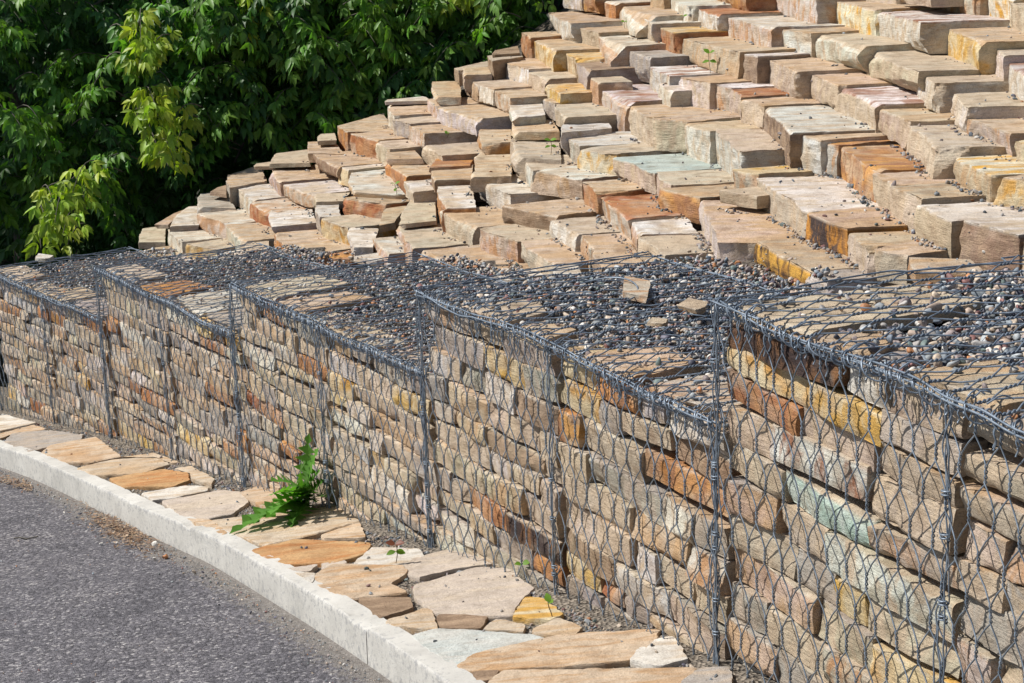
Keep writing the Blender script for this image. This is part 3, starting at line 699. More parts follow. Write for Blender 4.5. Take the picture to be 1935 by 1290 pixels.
# ================================================================== STONE SLOPE
# traced blocks: front top edge x0,y0 -> x1,y1, face height (photo px), side colour, top colour, optional back right / back left corner
SLOPE = [
(248,474,298,488,24,'b','t'),(298,487,352,494,12,'w','w'),(266,432,262,457,10,'b','b',(312,457),(313,425)),(328,403,293,424,5,'t','t',(318,424),(345,395)),
(344,391,313,427,8,'g','w',(375,423),(378,388)),(313,434,342,456,32,'w','w'),(347,461,410,471,25,'y','b'),(408,480,450,483,10,'w','w'),
(372,403,430,424,30,'p','w'),(377,366,370,390,12,'g','g',(445,393),(428,362)),(428,425,457,456,32,'w','t'),(457,456,466,474,8,'b','b',(508,469),(508,440)),
(428,332,432,355,33,'g','t',(505,341),(490,312)),(440,354,474,378,31,'w','w'),(410,354,398,362,4,'k','k',(428,366),(427,350)),(474,381,508,402,33,'r','p'),
(508,400,511,428,12,'w','w',(598,421),(590,396)),(515,440,532,466,38,'o','t'),(532,468,588,478,30,'b','t'),(590,488,662,490,10,'o','o'),(663,485,710,492,8,'w','w'),
(601,412,655,430,40,'y','b'),(591,383,602,409,30,'g','w',(642,408),(640,381)),(645,374,723,386,30,'r','t'),(653,430,667,467,14,'w','w',(704,467),(715,431)),
(704,450,728,480,20,'p','w'),(722,395,718,425,10,'t','t',(745,420),(770,388)),(782,370,741,425,5,'b','b',(824,414),(822,366)),(743,427,777,468,32,'p','b'),
(785,475,912,517,27,'o','t'),(920,526,975,530,10,'w','w'),(833,398,888,430,42,'b','t'),(827,344,831,392,40,'o','w',(900,392),(890,343)),
(814,318,820,340,20,'k','t',(891,338),(896,308)),(823,300,812,316,6,'o','o',(888,311),(900,287)),(799,275,833,293,30,'b','b'),(893,335,952,368,42,'w','w'),
(901,283,893,333,24,'t','t',(966,330),(966,268)),(896,245,907,271,18,'o','t',(966,267),(966,245)),(966,250,967,297,38,'b','b',(1060,300),(1058,250)),
(977,298,1001,322,36,'w','b'),(1004,322,1097,338,38,'t','w'),(949,388,1045,408,31,'k','t'),(899,431,970,457,42,'p','b'),(975,457,1042,499,30,'b','t'),
(1046,502,1042,517,8,'w','w',(1100,517),(1090,497)),(1037,415,1085,443,38,'w','b'),(1095,446,1114,466,45,'p','t'),(1114,466,1135,508,30,'k','t',(1218,497),(1190,460)),
(1129,373,1186,412,41,'p','r'),(1192,415,1198,441,45,'p','w',(1318,437),(1300,412)),(1199,445,1250,482,34,'b','b'),(1273,505,1372,550,26,'w','w'),
(1096,345,1131,362,42,'r','t'),(1090,281,1158,292,34,'Y','b'),(1161,297,1230,326,36,'b','m'),(1238,325,1262,350,50,'b','b'),(1247,356,1320,373,45,'o','t'),
(1322,378,1360,455,52,'w','t',(1535,462),(1480,385)),(1418,456,1521,513,38,'z','t'),(1525,508,1560,530,25,'w','g'),(1521,400,1592,432,64,'D','t'),
(1431,337,1521,400,60,'b','w'),(1383,320,1427,330,38,'p','y'),(1361,360,1428,370,20,'b','b'),(1344,243,1391,285,60,'w','b'),(1295,232,1335,248,64,'w','t'),
(1235,223,1296,230,54,'b','t'),(1182,202,1232,222,54,'b','t'),(1118,158,1176,193,56,'p','s'),(1113,137,1118,156,50,'p','b',(1195,154),(1150,132)),
(1066,220,1062,250,38,'w','w',(1155,240),(1140,215)),(1063,256,1092,276,40,'g','w'),(1084,113,1105,133,60,'g','k'),(1126,62,1151,88,43,'p','w'),
(1152,88,1226,108,47,'g','g'),(1227,127,1262,143,40,'w','s'),(1240,158,1264,172,36,'w','w'),(1280,147,1337,157,60,'w','t'),(1340,160,1374,167,60,'p','s'),(1378,168,1402,182,60,'b','r'),
(1402,188,1440,200,58,'b','t'),(1442,203,1494,250,62,'k','w'),(1508,255,1538,264,60,'w','t'),(1538,268,1583,274,66,'p','o'),(1584,278,1648,322,74,'o','o'),
(1655,326,1685,350,72,'b','t'),(1685,350,1727,376,90,'b','t'),(1728,388,1799,416,72,'b','w'),(1803,415,1921,443,75,'k','w'),(1924,445,1975,460,78,'b','b'),
(1602,440,1634,470,65,'b','t'),(1634,470,1708,484,50,'b','t'),(1710,486,1730,510,24,'o','t',(1865,520),(1835,487)),(1800,298,1866,330,58,'t','Y'),(1867,330,1960,347,75,'y','t'),
(1830,222,1911,250,42,'p','t'),(1913,265,1950,276,38,'b','y'),(1796,178,1822,203,42,'w','b'),(1731,134,1755,157,50,'w','b'),(1756,157,1798,166,54,'b','b'),
(1618,90,1727,135,40,'b','b'),(1530,62,1617,88,43,'w','b'),(1503,134,1576,160,40,'b','t'),(1577,163,1651,198,54,'b','s'),(1658,203,1712,230,44,'b','t'),
(1712,232,1765,279,62,'b','b'),(1432,105,1502,135,47,'b','t'),(1393,100,1430,106,50,'k','w'),(1268,67,1390,99,41,'t','t'),(1232,44,1267,62,42,'r','y'),
(1203,29,1231,45,36,'w','w'),(1164,8,1204,32,33,'w','t'),(1128,-3,1160,6,36,'o','w'),(1101,-8,1126,-4,26,'o','t'),(1060,-12,1100,-8,24,'w','w'),
(1032,24,1078,43,34,'w','t'),(1078,46,1128,62,30,'b','t'),(978,62,1002,70,42,'r','t'),(1002,70,1044,95,40,'y','t'),(1046,90,1084,112,50,'t','y'),
(921,105,932,114,32,'k','b',(988,106),(978,97)),(935,95,929,103,5,'k','k',(982,99),(978,86)),(935,112,991,131,33,'w','t'),(992,132,1028,149,33,'b','b'),(1027,160,1052,177,24,'y','y'),
(1024,187,1046,196,28,'g','t'),(1046,196,1064,221,28,'b','b'),(857,129,870,134,22,'k','b',(925,124),(920,115)),(875,128,878,141,30,'b','t',(928,138),(922,125)),
(880,148,903,162,28,'t','b'),(905,161,926,168,28,'w','t'),(927,168,960,185,30,'p','t'),(960,190,969,222,20,'w','w',(1030,216),(1022,186)),
(969,226,966,249,12,'t','t',(1058,248),(1040,218)),(814,154,816,182,12,'p','t',(870,181),(868,151)),(808,187,824,200,28,'p','t'),(824,202,896,224,28,'w','t'),
(726,193,742,218,27,'w','t'),(732,188,727,192,4,'w','w',(815,188),(802,180)),(744,225,772,234,27,'g','b'),(771,237,796,253,28,'p','t'),
(637,238,656,249,38,'o','t',(742,246),(725,212)),(661,252,708,265,38,'r','t'),(709,266,732,281,32,'b','b'),(733,283,727,300,8,'t','t',(798,299),(780,280)),
(727,305,763,333,36,'o','t'),(581,268,583,289,14,'t','t',(650,289),(632,265)),(606,253,592,266,6,'b','b',(636,263),(632,250)),(586,290,632,315,22,'k','t'),(633,315,654,321,28,'y','w'),
(519,290,510,309,5,'b','b',(585,307),(582,281)),(504,317,526,343,28,'p','t'),(534,349,590,368,25,'p','w'),(592,367,595,381,12,'b','b',(648,379),(662,364)),
(663,323,657,362,14,'t','w',(768,368),(727,320)),(757,343,783,361,26,'w','w'),(484,309,478,314,4,'k','b',(520,313),(516,304)),
(1413,-24,1538,0,44,'p','t'),(1540,-4,1649,17,48,'Y','t'),(1655,20,1738,42,50,'w','s'),(1766,44,1850,78,60,'y','t'),(1855,80,1893,105,68,'w','b'),(1896,117,1960,153,75,'w','s'),
(1750,-24,1838,-12,40,'p','t'),(1840,-15,1906,-2,62,'Y','w'),(1907,5,1965,22,66,'b','b'),(1690,-14,1748,-4,14,'b','b'),(1340,-22,1412,-10,28,'o','t'),
(1251,-6,1298,12,33,'w','w'),(1230,-10,1250,-6,24,'t','t'),(1306,13,1350,27,37,'w','r'),(1355,27,1446,52,40,'p','w'),(1452,50,1526,62,44,'w','t'),
(1545,-30,1610,-22,24,'w','b'),(1615,-24,1685,-16,24,'b','t'),(1912,-30,1960,-24,34,'w','b'),
]
info = []
# level the blocks of one course with each other
ZS = [(hit(q[0], q[1], mound0)[2]+hit(q[2], q[3], mound0)[2])/2 for q in SLOPE]
NXT = {}
for i, a in enumerate(SLOPE):
    c_ = [(math.hypot(b[0]-a[2], b[1]-a[3]), j) for j, b in enumerate(SLOPE) if j != i and len(a) == 7 and len(b) == 7]
    if c_ and min(c_)[0] < 15: NXT[i] = min(c_)[1]
ZO = list(ZS)
for _ in range(5):
    Z2 = list(ZS)
    for i, j in NXT.items(): Z2[i] += (ZS[j]-ZS[i])*.3; Z2[j] += (ZS[i]-ZS[j])*.3
    ZS = [min(max(z, o-.008), o+.008) for z, o in zip(Z2, ZO)]
for k, q in enumerate(SLOPE):
    x0, y0, x1, y1, h, fc, tc = q[:7]; rs = random.Random(900+k)
    Pa, Pb = hit(x0, y0, mound0), hit(x1, y1, mound0); z = ZS[k]+rs.choice([0, 0, .002, -.003, .008])
    A_, B_ = hitz(x0, y0, z), hitz(x1, y1, z); d = ((A_+B_)/2) @ DEP; H = h*d/F*1.06+.008
    if len(q) > 7: C_, D_ = hitz(*q[7], z), hitz(*q[8], z)
    else:
        n_ = (A_+B_)[:2]/2-MC; n_ /= np.linalg.norm(n_); e = (B_-A_)[:2]; pl = np.array([-e[1], e[0]]); pl /= np.linalg.norm(pl)+1e-9
        if pl @ n_ < 0: pl = -pl
        n_ = n_*.45+pl*.55; n_ /= np.linalg.norm(n_)
        dp = rs.uniform(.46, .58)
        C_ = B_+np.array([*(n_*dp), 0]); D_ = A_+np.array([*(n_*dp), 0])
    fl = np.linalg.norm(B_-A_); ee = (B_-A_)/fl; A_ = A_-ee*.007; B_ = B_+ee*.007; D_ = D_-ee*.007; C_ = C_+ee*.007
    C_ = C_+np.array([0, 0, rs.uniform(-.008, .004)]); D_ = D_+np.array([0, 0, rs.uniform(-.008, .004)])
    info.append((k, (x0+x1)/2, (y0+y1)/2+h/2, fc, tc, fl, H, [A_, B_, C_, D_]))
# labels: every block is described by its colours and by where it lies from something easy to find
LMS = [(1195,330,'the green-topped block','long block with a pale green cracked top, halfway up the slope'),
 (1469,505,'the zigzag block','orange block with a dark zigzag band, just above the nearest gabion'),
 (1556,440,'the black-stained block','block with a black and orange face above the nearest gabion'),
 (1124,303,'the yellow-and-white block','block with a white face and yellow ends, left of the green-topped one'),
 (1157,410,'the rust-topped block','pinkish block with a rust-brown top strewn with dark pebbles'),
 (1405,342,'the ochre-topped block','block with a yellow-ochre layered top between paler blocks'),
 (1905,372,'the big yellow block','big yellow-ochre block cut by the right edge of the picture'),
 (848,510,'the rusty gravel-edge block','very long low orange-faced block lying on the gravel behind the gabions'),
 (684,395,'the rust-faced block','block with a rust-brown face on the left part of the slope'),
 (1022,100,'the yellow ridge block','yellow block with yellow top near the upper end of the ridge'),
 (1808,90,'the speckled yellow block','block with a yellow speckled face near the top right'),
 (1248,72,'the brown-faced block','short rust-brown block with yellow-ochre top near the top of the picture'),
 (745,335,'the orange wedge block','orange-faced block with tan top beside the left slope seedling'),
 (1616,335,'the orange-topped block','large block, orange on face and top, right of the middle'),
 (628,440,'the ochre-faced block','yellow-ochre faced block on the lower left slope'),
 (524,470,'the orange end block','orange-faced block standing on the gravel at the left'),
 (922,370,'the big white block','big whitish block in the middle of the left slope'),
 (1341,130,'the tall seedling',None),(1041,285,'the two-leaved seedling',None),(1200,550,'the pinkish gravel rock',None),(1352,570,'the nearest gabion corner',None),
 (245,480,'the foot of the ridge',None),(1060,0,'the top of the ridge',None),(1930,0,'the top right corner',None),(1560,0,'the middle of the top edge',None)]
LB = {}; taken = {}
for (lu, lv, ph, own) in LMS:
    if own:
        k = min((q for q in info if q[0] not in LB), key=lambda q: (q[1]-lu)**2+(q[2]-lv)**2)[0]; LB[k] = own; taken[ph] = (info[k][1], info[k][2])
    else: taken[ph] = (lu, lv)
OCT = ['right', 'lower right', 'below', 'lower left', 'left', 'upper left', 'above', 'upper right']
SAY = {'right': 'right of', 'left': 'left of', 'below': 'below', 'above': 'above', 'lower right': 'below right of', 'lower left': 'below left of', 'upper right': 'above right of', 'upper left': 'above left of'}
NTH = ['nearest', 'second nearest', 'third nearest', 'fourth nearest', 'fifth nearest', 'sixth nearest', 'seventh nearest', 'eighth nearest']
grp = {}
for (k, u, v, fc, tc, fl, H, T) in info:
    if k in LB: continue
    ph = min(taken, key=lambda p: math.hypot(taken[p][0]-u, taken[p][1]-v)); dx, dy = u-taken[ph][0], v-taken[ph][1]
    o8 = OCT[int(round(math.degrees(math.atan2(dy, dx))/45)) % 8]
    grp.setdefault((CN[fc], CN[tc], o8, ph), []).append((math.hypot(dx, dy), k, fl))
for (a, b, o8, ph), L_ in grp.items():
    for i, (_, k, fl) in enumerate(sorted(L_)):
        pre = f"all-{a} block" if a == b else f"{a} block with {b} top"
        LB[k] = pre+(', ' if len(L_) == 1 else f', {NTH[i]} such one ')+f"{SAY[o8]} {ph}"
stones = []
for (k, u, v, fc, tc, fl, H, T) in info:
    o = rough_stone('stone_block', T, H, fc, tc, 20000+k, res=.0145, rough=1.0, cuts=10, facets=3)
    tag(o, LB[k], 'stone block', 'sandstone blocks laid in steps up the slope'); stones.append(o)

# ================================================================== FLAGSTONES
FLAGS = [
([(397,982),(500,970),(645,953),(674,984),(607,1005),(502,1030),(435,1005)],'b','large beige flagstone in front of the jagged weed'),
([(607,1010),(679,986),(690,1015),(616,1017)],'t','small tan triangular flagstone right of the large beige one below the weed'),
([(479,1039),(560,1019),(700,1025),(686,1046),(628,1062),(540,1064),(500,1052)],'o2','rusty orange oval flagstone against the kerb'),
([(667,1064),(705,1034),(788,1036),(802,1050),(760,1066)],'w','pale grey flagstone beside the red-tipped seedling'),
([(607,1064),(650,1056),(655,1063),(612,1074)],'p','tiny pink flagstone below the rusty orange oval one'),
([(751,1062),(844,1038),(905,1043),(932,1064),(863,1073),(793,1089),(765,1078)],'p','pinkish flagstone touching the red-tipped seedling at its left corner'),
([(588,1089),(630,1066),(760,1069),(770,1082),(737,1101),(770,1117),(649,1129),(600,1103)],'t','orange-tan flagstone with a notch in its right side, next to the kerb'),
([(784,1106),(900,1074),(960,1073),(1007,1110),(979,1138),(965,1159),(895,1162),(826,1155),(788,1129)],'p','large grey-pink flagstone with six sides in the middle of the pavement'),
([(677,1129),(774,1127),(779,1148),(719,1166),(686,1141)],'k','brown flagstone left of the large grey-pink one'),
([(730,1171),(802,1148),(816,1152),(828,1189),(742,1182)],'b','light beige flagstone right behind the kerb joint'),
([(828,1159),(919,1164),(909,1187),(828,1185)],'k','small brown flagstone directly below the large grey-pink one'),
([(970,1166),(993,1127),(1026,1129),(1065,1159),(1040,1171)],'y','yellow flagstone under the small green seedling near the wall'),
([(916,1187),(937,1168),(991,1178),(988,1192)],'b','small beige flagstone above the big whitish slab'),
([(1005,1190),(1053,1166),(1100,1185),(1081,1203),(1016,1197)],'b','rounded beige flagstone just right of the yellow one'),
([(779,1201),(826,1187),(1002,1197),(1035,1210),(886,1250),(853,1252)],'c','big whitish flagstone with a green cast beside the kerb'),
([(867,1257),(895,1236),(1058,1199),(1240,1189),(1240,1203),(1188,1245),(1058,1259),(886,1266)],'t','very long orange-tan flagstone with a raised right edge'),
([(1193,1245),(1216,1210),(1272,1203),(1300,1245),(1244,1259)],'w','pale flagstone at the foot of the nearest wire corner'),
([(888,1269),(942,1264),(933,1283),(905,1285)],'k','tiny brown flagstone at the bottom edge by the kerb'),
([(905,1302),(956,1266),(1309,1262),(1270,1325),(950,1335)],'t','long orange-tan flagstone cut by the bottom edge of the picture'),
([(1291,1287),(1323,1259),(1379,1259),(1384,1300),(1300,1312)],'g','grey flagstone in the bottom corner under the nearest gabion'),
([(556,1081),(598,1083),(590,1102)],'w','small whitish flagstone wedge against the kerb'),
([(540,1073),(602,1065),(585,1080),(566,1079)],'p','narrow pink flagstone below the rusty orange oval one, at the kerb'),
([(308,947),(419,926),(456,930),(469,947),(440,968),(394,978),(347,974)],'p','grey-pink flagstone left of the tip of the weed'),
([(452,930),(494,915),(553,930),(553,953),(500,957),(468,942)],'t','tan flagstone behind the weed, touching the wall foot'),
([(209,903),(310,886),(352,892),(356,907),(327,917),(234,919)],'o2','bright orange flagstone halfway along the far pavement'),
([(147,884),(209,869),(293,861),(318,876),(268,894),(180,897)],'b','pale beige flagstone just beyond the bright orange one'),
([(80,855),(96,840),(180,825),(226,861),(167,873),(126,873)],'t','tan flagstone with an orange rim on the far pavement'),
([(8,834),(25,819),(84,813),(155,821),(147,836),(84,844),(54,853)],'g','greyish flagstone on the far pavement by the kerb'),
([(-20,788),(10,783),(67,798),(0,813),(-30,813)],'w','whitish flagstone at the far left corner by the wall'),
([(-20,824),(63,803),(88,811),(25,818),(-10,832)],'t','thin peach flagstone at the far left edge of the picture'),
([(268,930),(347,918),(394,920),(389,928),(331,940),(289,945)],'w','pale flagstone between the bright orange and the grey-pink ones'),
([(354,980),(395,980),(430,1006),(420,1010)],'t','narrow tan flagstone strip along the kerb by the large beige one'),
([(232,864),(290,856),(340,872),(322,874),(296,858)],'b','thin beige flagstone close to the wall on the far pavement'),
([(330,885),(362,880),(405,905),(398,915),(362,905),(358,892)],'b','small beige flagstone at the wall foot left of the weed'),
]
PALF = {'t': ((.55, .43, .31), (.48, .30, .16)), 'b': ((.53, .44, .335), (.50, .35, .21)), 'p': ((.50, .425, .355), (.55, .46, .36)), 'o2': ((.50, .31, .15), (.45, .21, .08))}
flagobj = []
def flagstone(poly, code, label, seed):
    rng = np.random.RandomState(seed); P = np.array([hit(a, b, lambda x, y: zbase(x, y)+.008) for a, b in poly])
    c = P.mean(0); n = len(P); pts = []
    for i in range(n):
        a, b = P[i], P[(i+1) % n]; m = max(2, int(np.linalg.norm(b-a)/.014))
        for t in np.arange(m)/m: pts.append(a*(1-t)+b*t)
    pts = np.array(pts)
    pts = (np.roll(pts, 1, 0)+pts*2+np.roll(pts, -1, 0))/4
    m = len(pts); dd = pts-c; ln = np.linalg.norm(dd, axis=1)[:, None]
    pts = pts+dd/ln*(fbm(pts*26, seed, 3)*.012)[:, None]
    rings = [(1.0, -.045), (1.004, -.012), (1.0, -.004), (.985, 0), (.95, 0), (.88, 0), (.78, 0), (.66, 0), (.52, 0), (.38, 0), (.24, 0), (.1, 0)]
    V = []
    tl = rng.uniform(-.006, .006, 2)
    for (s_, dz) in rings:
        R_ = c+(pts-c)*s_*1.04; z = zbase(R_[:, 0], R_[:, 1])+.008+dz+(R_[:, :2]-c[:2]) @ tl*1.2
        st = np.round(fbm(np.c_[R_[:, :2]*5, R_[:, :1]*0+seed], seed, 2)*2.5)/2.5*.004+fbm(np.c_[R_[:, :2]*22, R_[:, :1]*0], seed, 3)*.0022
        V.append(np.c_[R_[:, :2], z+st*(1 if dz > -.01 else 0)])
    V.append(V[-1].mean(0)[None]); V = np.concatenate(V)
    Q = []
    for r_ in range(len(rings)-1):
        i = np.arange(m)+r_*m; j = (np.arange(m)+1) % m+r_*m; Q.append(np.stack([i, j, j+m, i+m], -1))
    Q = np.concatenate(Q); i = np.arange(m)+(len(rings)-1)*m; j = (np.arange(m)+1) % m+(len(rings)-1)*m
    T = np.stack([i, j, np.full(m, len(V)-1)], -1)
    e1 = pts[1]-pts[0]
    ar = np.cross(np.r_[P[1][:2]-P[0][:2], 0], np.r_[P[2][:2]-P[1][:2], 0])[2]
    a2 = sum(P[i][0]*P[(i+1) % n][1]-P[(i+1) % n][0]*P[i][1] for i in range(n))
    if a2 < 0: Q = Q[:, ::-1]; T = T[:, ::-1]
    cf, sf = PALF.get(code) or PAL[code][:2]
    cf = np.array(cf)*1.02; sf = np.array(sf)
    pt = np.clip(fbm(V*np.array([4, 4, 0])+seed, seed, 3)*3-.3, 0, 1)[:, None]
    C = cf*(1+rng.uniform(-.06, .06))*(1-.7*pt)+sf*.7*pt
    o = meshobj('flagstone', V, [Q, T], STONE, smooth=True, sharp=40, cols={'Col': C, 'Stain': sf*np.ones((len(V), 1))})
    tag(o, label, 'flagstone', 'irregular flagstones paving the strip between kerb and wall'); flagobj.append(o); return o
for k, (poly, code, lab) in enumerate(FLAGS): flagstone(poly, code, lab, 40+k)

# ================================================================== LOOSE THINGS
LOOSE = [((1176,552),(1222,560),13,'p','p','pinkish rock lying on the gravel in front of the slope',(1228,530),(1180,520)),
         ((1278,577),(1328,588),9,'t','b','flat tan rock on the gravel left of the nearest gabion corner',(1338,570),(1300,562)),
         ((1224,607),(1258,612),7,'t','b','small flat beige rock on the gravel of the gabion with the wire loop',(1262,602),(1232,599)),
         ((68,486),(92,489),8,'w','w','whitish rock on the top of the farthest gabion',(100,482),(72,478))]
for k, (a, b, h, fc, tc, lab, cR, cL) in enumerate(LOOSE):
    z = (TOPZ[4] if False else (TOPZ[3] if a[0] > 800 else TOPZ[0]))+.05
    T = [hitz(*a, z), hitz(*b, z), hitz(*cR, z), hitz(*cL, z)]; d = T[0] @ DEP
    tag(rough_stone('loose_rock', T, h*d/F, fc, tc, 600+k, res=.008, rough=1.6, cuts=16), lab, 'rock')
CHIPS = [(293,1031,.020,9,'white stone chip lying by the kerb next to the leaf litter'),(192,1029,.011,9,'small white chip on the asphalt at the near side of the leaf litter'),(220,1027,.009,9,'tiny white chip on the asphalt below the leaf litter'),
         (312,1054,.020,11,'orange stone chip on the asphalt near the kerb'),(292,1056,.011,9,'small white chip left of the orange stone chip'),(367,1083,.013,8,'cream stone chip alone beside the kerb'),
         (412,1103,.010,4,'dark stone chip at the kerb foot'),(122,970,.010,9,'white chip beyond the leaf litter'),(151,972,.012,4,'dark pebble beyond the leaf litter')]
for k, (u, v, r, ci, lab) in enumerate(CHIPS):
    p = hit(u, v, lambda x, y: zbase(x, y)-.12); pr = np.zeros(len(PEBCOL)); pr[ci] = 1
    o = pebbles('stone_chip', [p+np.array([0, 0, r*.35])], [r], 700+k, hi=True, darker=1.25, angular=.5, probs=pr); tag(o, lab, 'stone chip')
tw = [hit(u, v, lambda x, y: zbase(x, y)-.118) for u, v in ((26,1017),(38,1015),(50,1018),(60,1016),(72,1013))]
V1, F1 = tube_batch([tw], [.0035], 6); tag(meshobj('twig', V1, F1, BARK), 'dark thin twig lying alone on the asphalt', 'twig')

# ---- BVH of what pebbles rest on
def bvh_of(objs, extra=()):
    vs, fs, b = [], [], 0
    for o in objs:
        me = o.data; v = np.empty(len(me.vertices)*3, np.float32); me.vertices.foreach_get('co', v)
        v = v.reshape(-1, 3)+np.array(o.location); f = [tuple(i+b for i in p.vertices) for p in me.polygons]
        vs.append(v); fs += f; b += len(v)
    for V_, F_ in extra: vs.append(V_); fs += [tuple(int(i)+b for i in f) for f in F_]; b += len(V_)
    return BVHTree.FromPolygons([tuple(map(float, q)) for q in np.concatenate(vs)], fs)
bv = bvh_of(stones, [HILL])
def drop(x, y, t=bv, z0=6.0):
    r = t.ray_cast(Vector((x, y, z0)), Vector((0, 0, -1))); return r[0].z if r[0] is not None else None
rng = np.random.RandomState(5); P, Rr = [], []
tries = 0
while len(P) < 4200 and tries < 90000:
    tries += 1
    u, v = rng.uniform(240, 1950), rng.uniform(-20, 545)
    if v < 475-(u-245)*.577-10: continue
    q = hit(u, v, mound); x, y = q[0]+rng.uniform(-.1, .1), q[1]+rng.uniform(-.1, .1); z = drop(x, y)
    if z is None: continue
    n_ = np.array([x, y])-MC; n_ /= np.linalg.norm(n_); e = .03
    z2 = drop(x+n_[0]*e, y+n_[1]*e)
    zm = float(mound(x, y)); crack = z < zm-.24
    foot = z2 is not None and z2-z > .05
    dens = .35+.65*(vn(np.array([[x*1.3, y*1.3, 0]]), 8)[0] > -.1)
    low = np.clip((v-120)/300, .12, 1)
    if (foot and rng.rand() < .45*dens*low) or (crack and rng.rand() < .5*low) or rng.rand() < .012*low:
        r = rng.choice([.005, .008, .011, .015], p=[.42, .34, .18, .06]); 
        for m in range(1 if not foot else rng.randint(1, 4)):
            xx, yy = x+rng.uniform(-.02, .02), y+rng.uniform(-.03, .03); zz = drop(xx, yy)
            if zz is not None and abs(zz-z) < .03: P.append((xx, yy, zz+r*.3)); Rr.append(r*rng.uniform(.6, 1.2))
tag(pebbles('scattered_pebbles', P, Rr, 77, hi=True, darker=.85), 'small dark pebbles scattered over the steps of stone blocks', 'pebbles', kind='stuff')
# gravel bed between the lids and the lowest blocks
P, Rr = [], []
for g in range(5):
    for _ in range([900, 1500, 1700, 2300, 1700][g]):
        a = rng.uniform(0, 2); of = rng.uniform(.98, 1.24 if g < 3 else 1.26 if g == 3 else 1.03); p = wallpt(2*g+a, of, 0); z = drop(p[0], p[1])
        if z is None or z > TOPZ[g]+.05 or (g == 3 and a > 1.7 and of > 1.08): continue
        r = rng.choice([.007, .010, .013, .018], p=[.3, .40, .24, .06]); 
        zz = max(z, TOPZ[g]-.03)+rng.uniform(0, .03); P.append((p[0], p[1], zz)); Rr.append(r)
tag(pebbles('gravel', P, Rr, 78, hi=True), 'grey-blue river gravel filling the gap between gabions and slope', 'gravel', kind='stuff')
# grit on the pavement
bf = bvh_of(flagobj, [PAVE]); P, Rr = [], []; n = 0
while n < 17000:
    ph = rng.uniform(.41, .64); R_ = rng.uniform(36.38, 36.95) if rng.rand() < .55 else 36.93-abs(rng.normal(0, .06)); x, y = WC[0]+R_*math.cos(ph), WC[1]+R_*math.sin(ph)
    z = drop(x, y, bf); n += 1
    if z is None: continue
    on = z > float(zbase(x, y))-.004
    if on and rng.rand() > .012: continue
    r = rng.choice([.003, .005, .008, .012], p=[.34, .36, .23, .07]); P.append((x, y, z+r*.3)); Rr.append(r)
tag(pebbles('grit', P, Rr, 79, hi=False, darker=.9, angular=.4), 'dark grit and small stones in the joints of the flagstones and along the wall foot', 'grit', kind='stuff')
# fine debris by the kerb foot on the road and leaf litter
P, Rr = [], []
for _ in range(3800):
    ph = rng.uniform(.42, .64); R_ = float(Rout(ph))-.03-abs(rng.normal(0, .07)); 
    if rng.rand() < .25: R_ = float(Rout(ph))-rng.uniform(.0, 1.6)
    x, y = WC[0]+R_*math.cos(ph), WC[1]+R_*math.sin(ph); r = rng.choice([.002, .0035, .006], p=[.5, .38, .12]); P.append((x, y, float(zbase(x, y))-.12)); Rr.append(r)
tag(pebbles('road_grit', P, Rr, 80, hi=False, darker=1.3, angular=.4), 'fine grit strewn over the asphalt and along the kerb foot', 'grit', kind='stuff')
Vl, Fl, Cl = [], [], []
for k in range(1500):
    if rng.rand() < .8: u, v = rng.normal(232, 34), 0; v = 1003+(u-232)*.42+rng.normal(0, 13)
    else: u = rng.uniform(0, 60); v = 905+u*.3+rng.normal(0, 5)
    q = hit(u, v, lambda x, y: zbase(x, y)-.118); ph = math.atan2(q[1]-WC[1], q[0]-WC[0])
    if np.hypot(q[0]-WC[0], q[1]-WC[1]) > Rout(ph)-.004: continue
    a = rng.uniform(0, 6.28); l_, w_ = rng.uniform(.006, .022), rng.uniform(.001, .005); e = np.array([math.cos(a), math.sin(a), rng.uniform(-.25, .25)]); f_ = np.array([-e[1], e[0], rng.uniform(-.6, .6)])
    q = q+np.array([0, 0, rng.uniform(.001, .012)]); b = len(Vl)
    Vl += [q-e*l_, q+f_*w_, q+e*l_, q-f_*w_]; Fl.append((b, b+1, b+2, b+3)); cc = np.array([(.16,.085,.045),(.25,.15,.08),(.09,.055,.035),(.34,.24,.15)][rng.randint(4)]); Cl += [cc]*4
o = meshobj('leaf_litter', np.array(Vl), np.array(Fl), PEB, smooth=False, cols={'Col': np.array(Cl)}); tag(o, 'brown dry leaf litter swept against the kerb on the asphalt', 'leaf litter', kind='stuff')

# ================================================================== PLANTS
def frame(d, up):
    d = d/np.linalg.norm(d); x = np.cross(d, up); x /= np.linalg.norm(x)+1e-9; return x, d, np.cross(x, d)
def lobed_leaf(base, d, up, L, W, lobes, droop, seed, narrow=False):
    """dandelion / thistle like jagged blade"""
    rng = np.random.RandomState(seed); n = lobes*4+1; x, y, z = frame(d, up); V, Fq = [], []
    for i in range(n):
        t = i/(n-1); c = base+y*(L*t)+z*(-droop*t*t+.25*droop*t)*1.0
        env = math.sin(math.pi*min(1, (t*.92+.05))**.8)*.9+.08; ph = (i % 4)/4
        wd = W*env*(.14, .62, 1.0, .5)[i % 4]*rng.uniform(.8, 1.2)
        if i == n-1: wd = .001
        V += [c-x*wd+z*wd*.25-y*wd*.2*(i % 4 == 0), c, c+x*wd+z*wd*.25-y*wd*.2*(i % 4 == 0)]
    for i in range(n-1):
        b = i*3; Fq += [(b, b+1, b+4, b+3), (b+1, b+2, b+5, b+4)]
    return np.array(V), np.array(Fq)
UP = np.array([0, 0, 1.])
wb = hit(583, 955, zbase)+np.array([0, 0, .005]); rt = empty('weed', wb, 'jagged-leaved green weed growing from the foot of the middle gabion', 'weed')
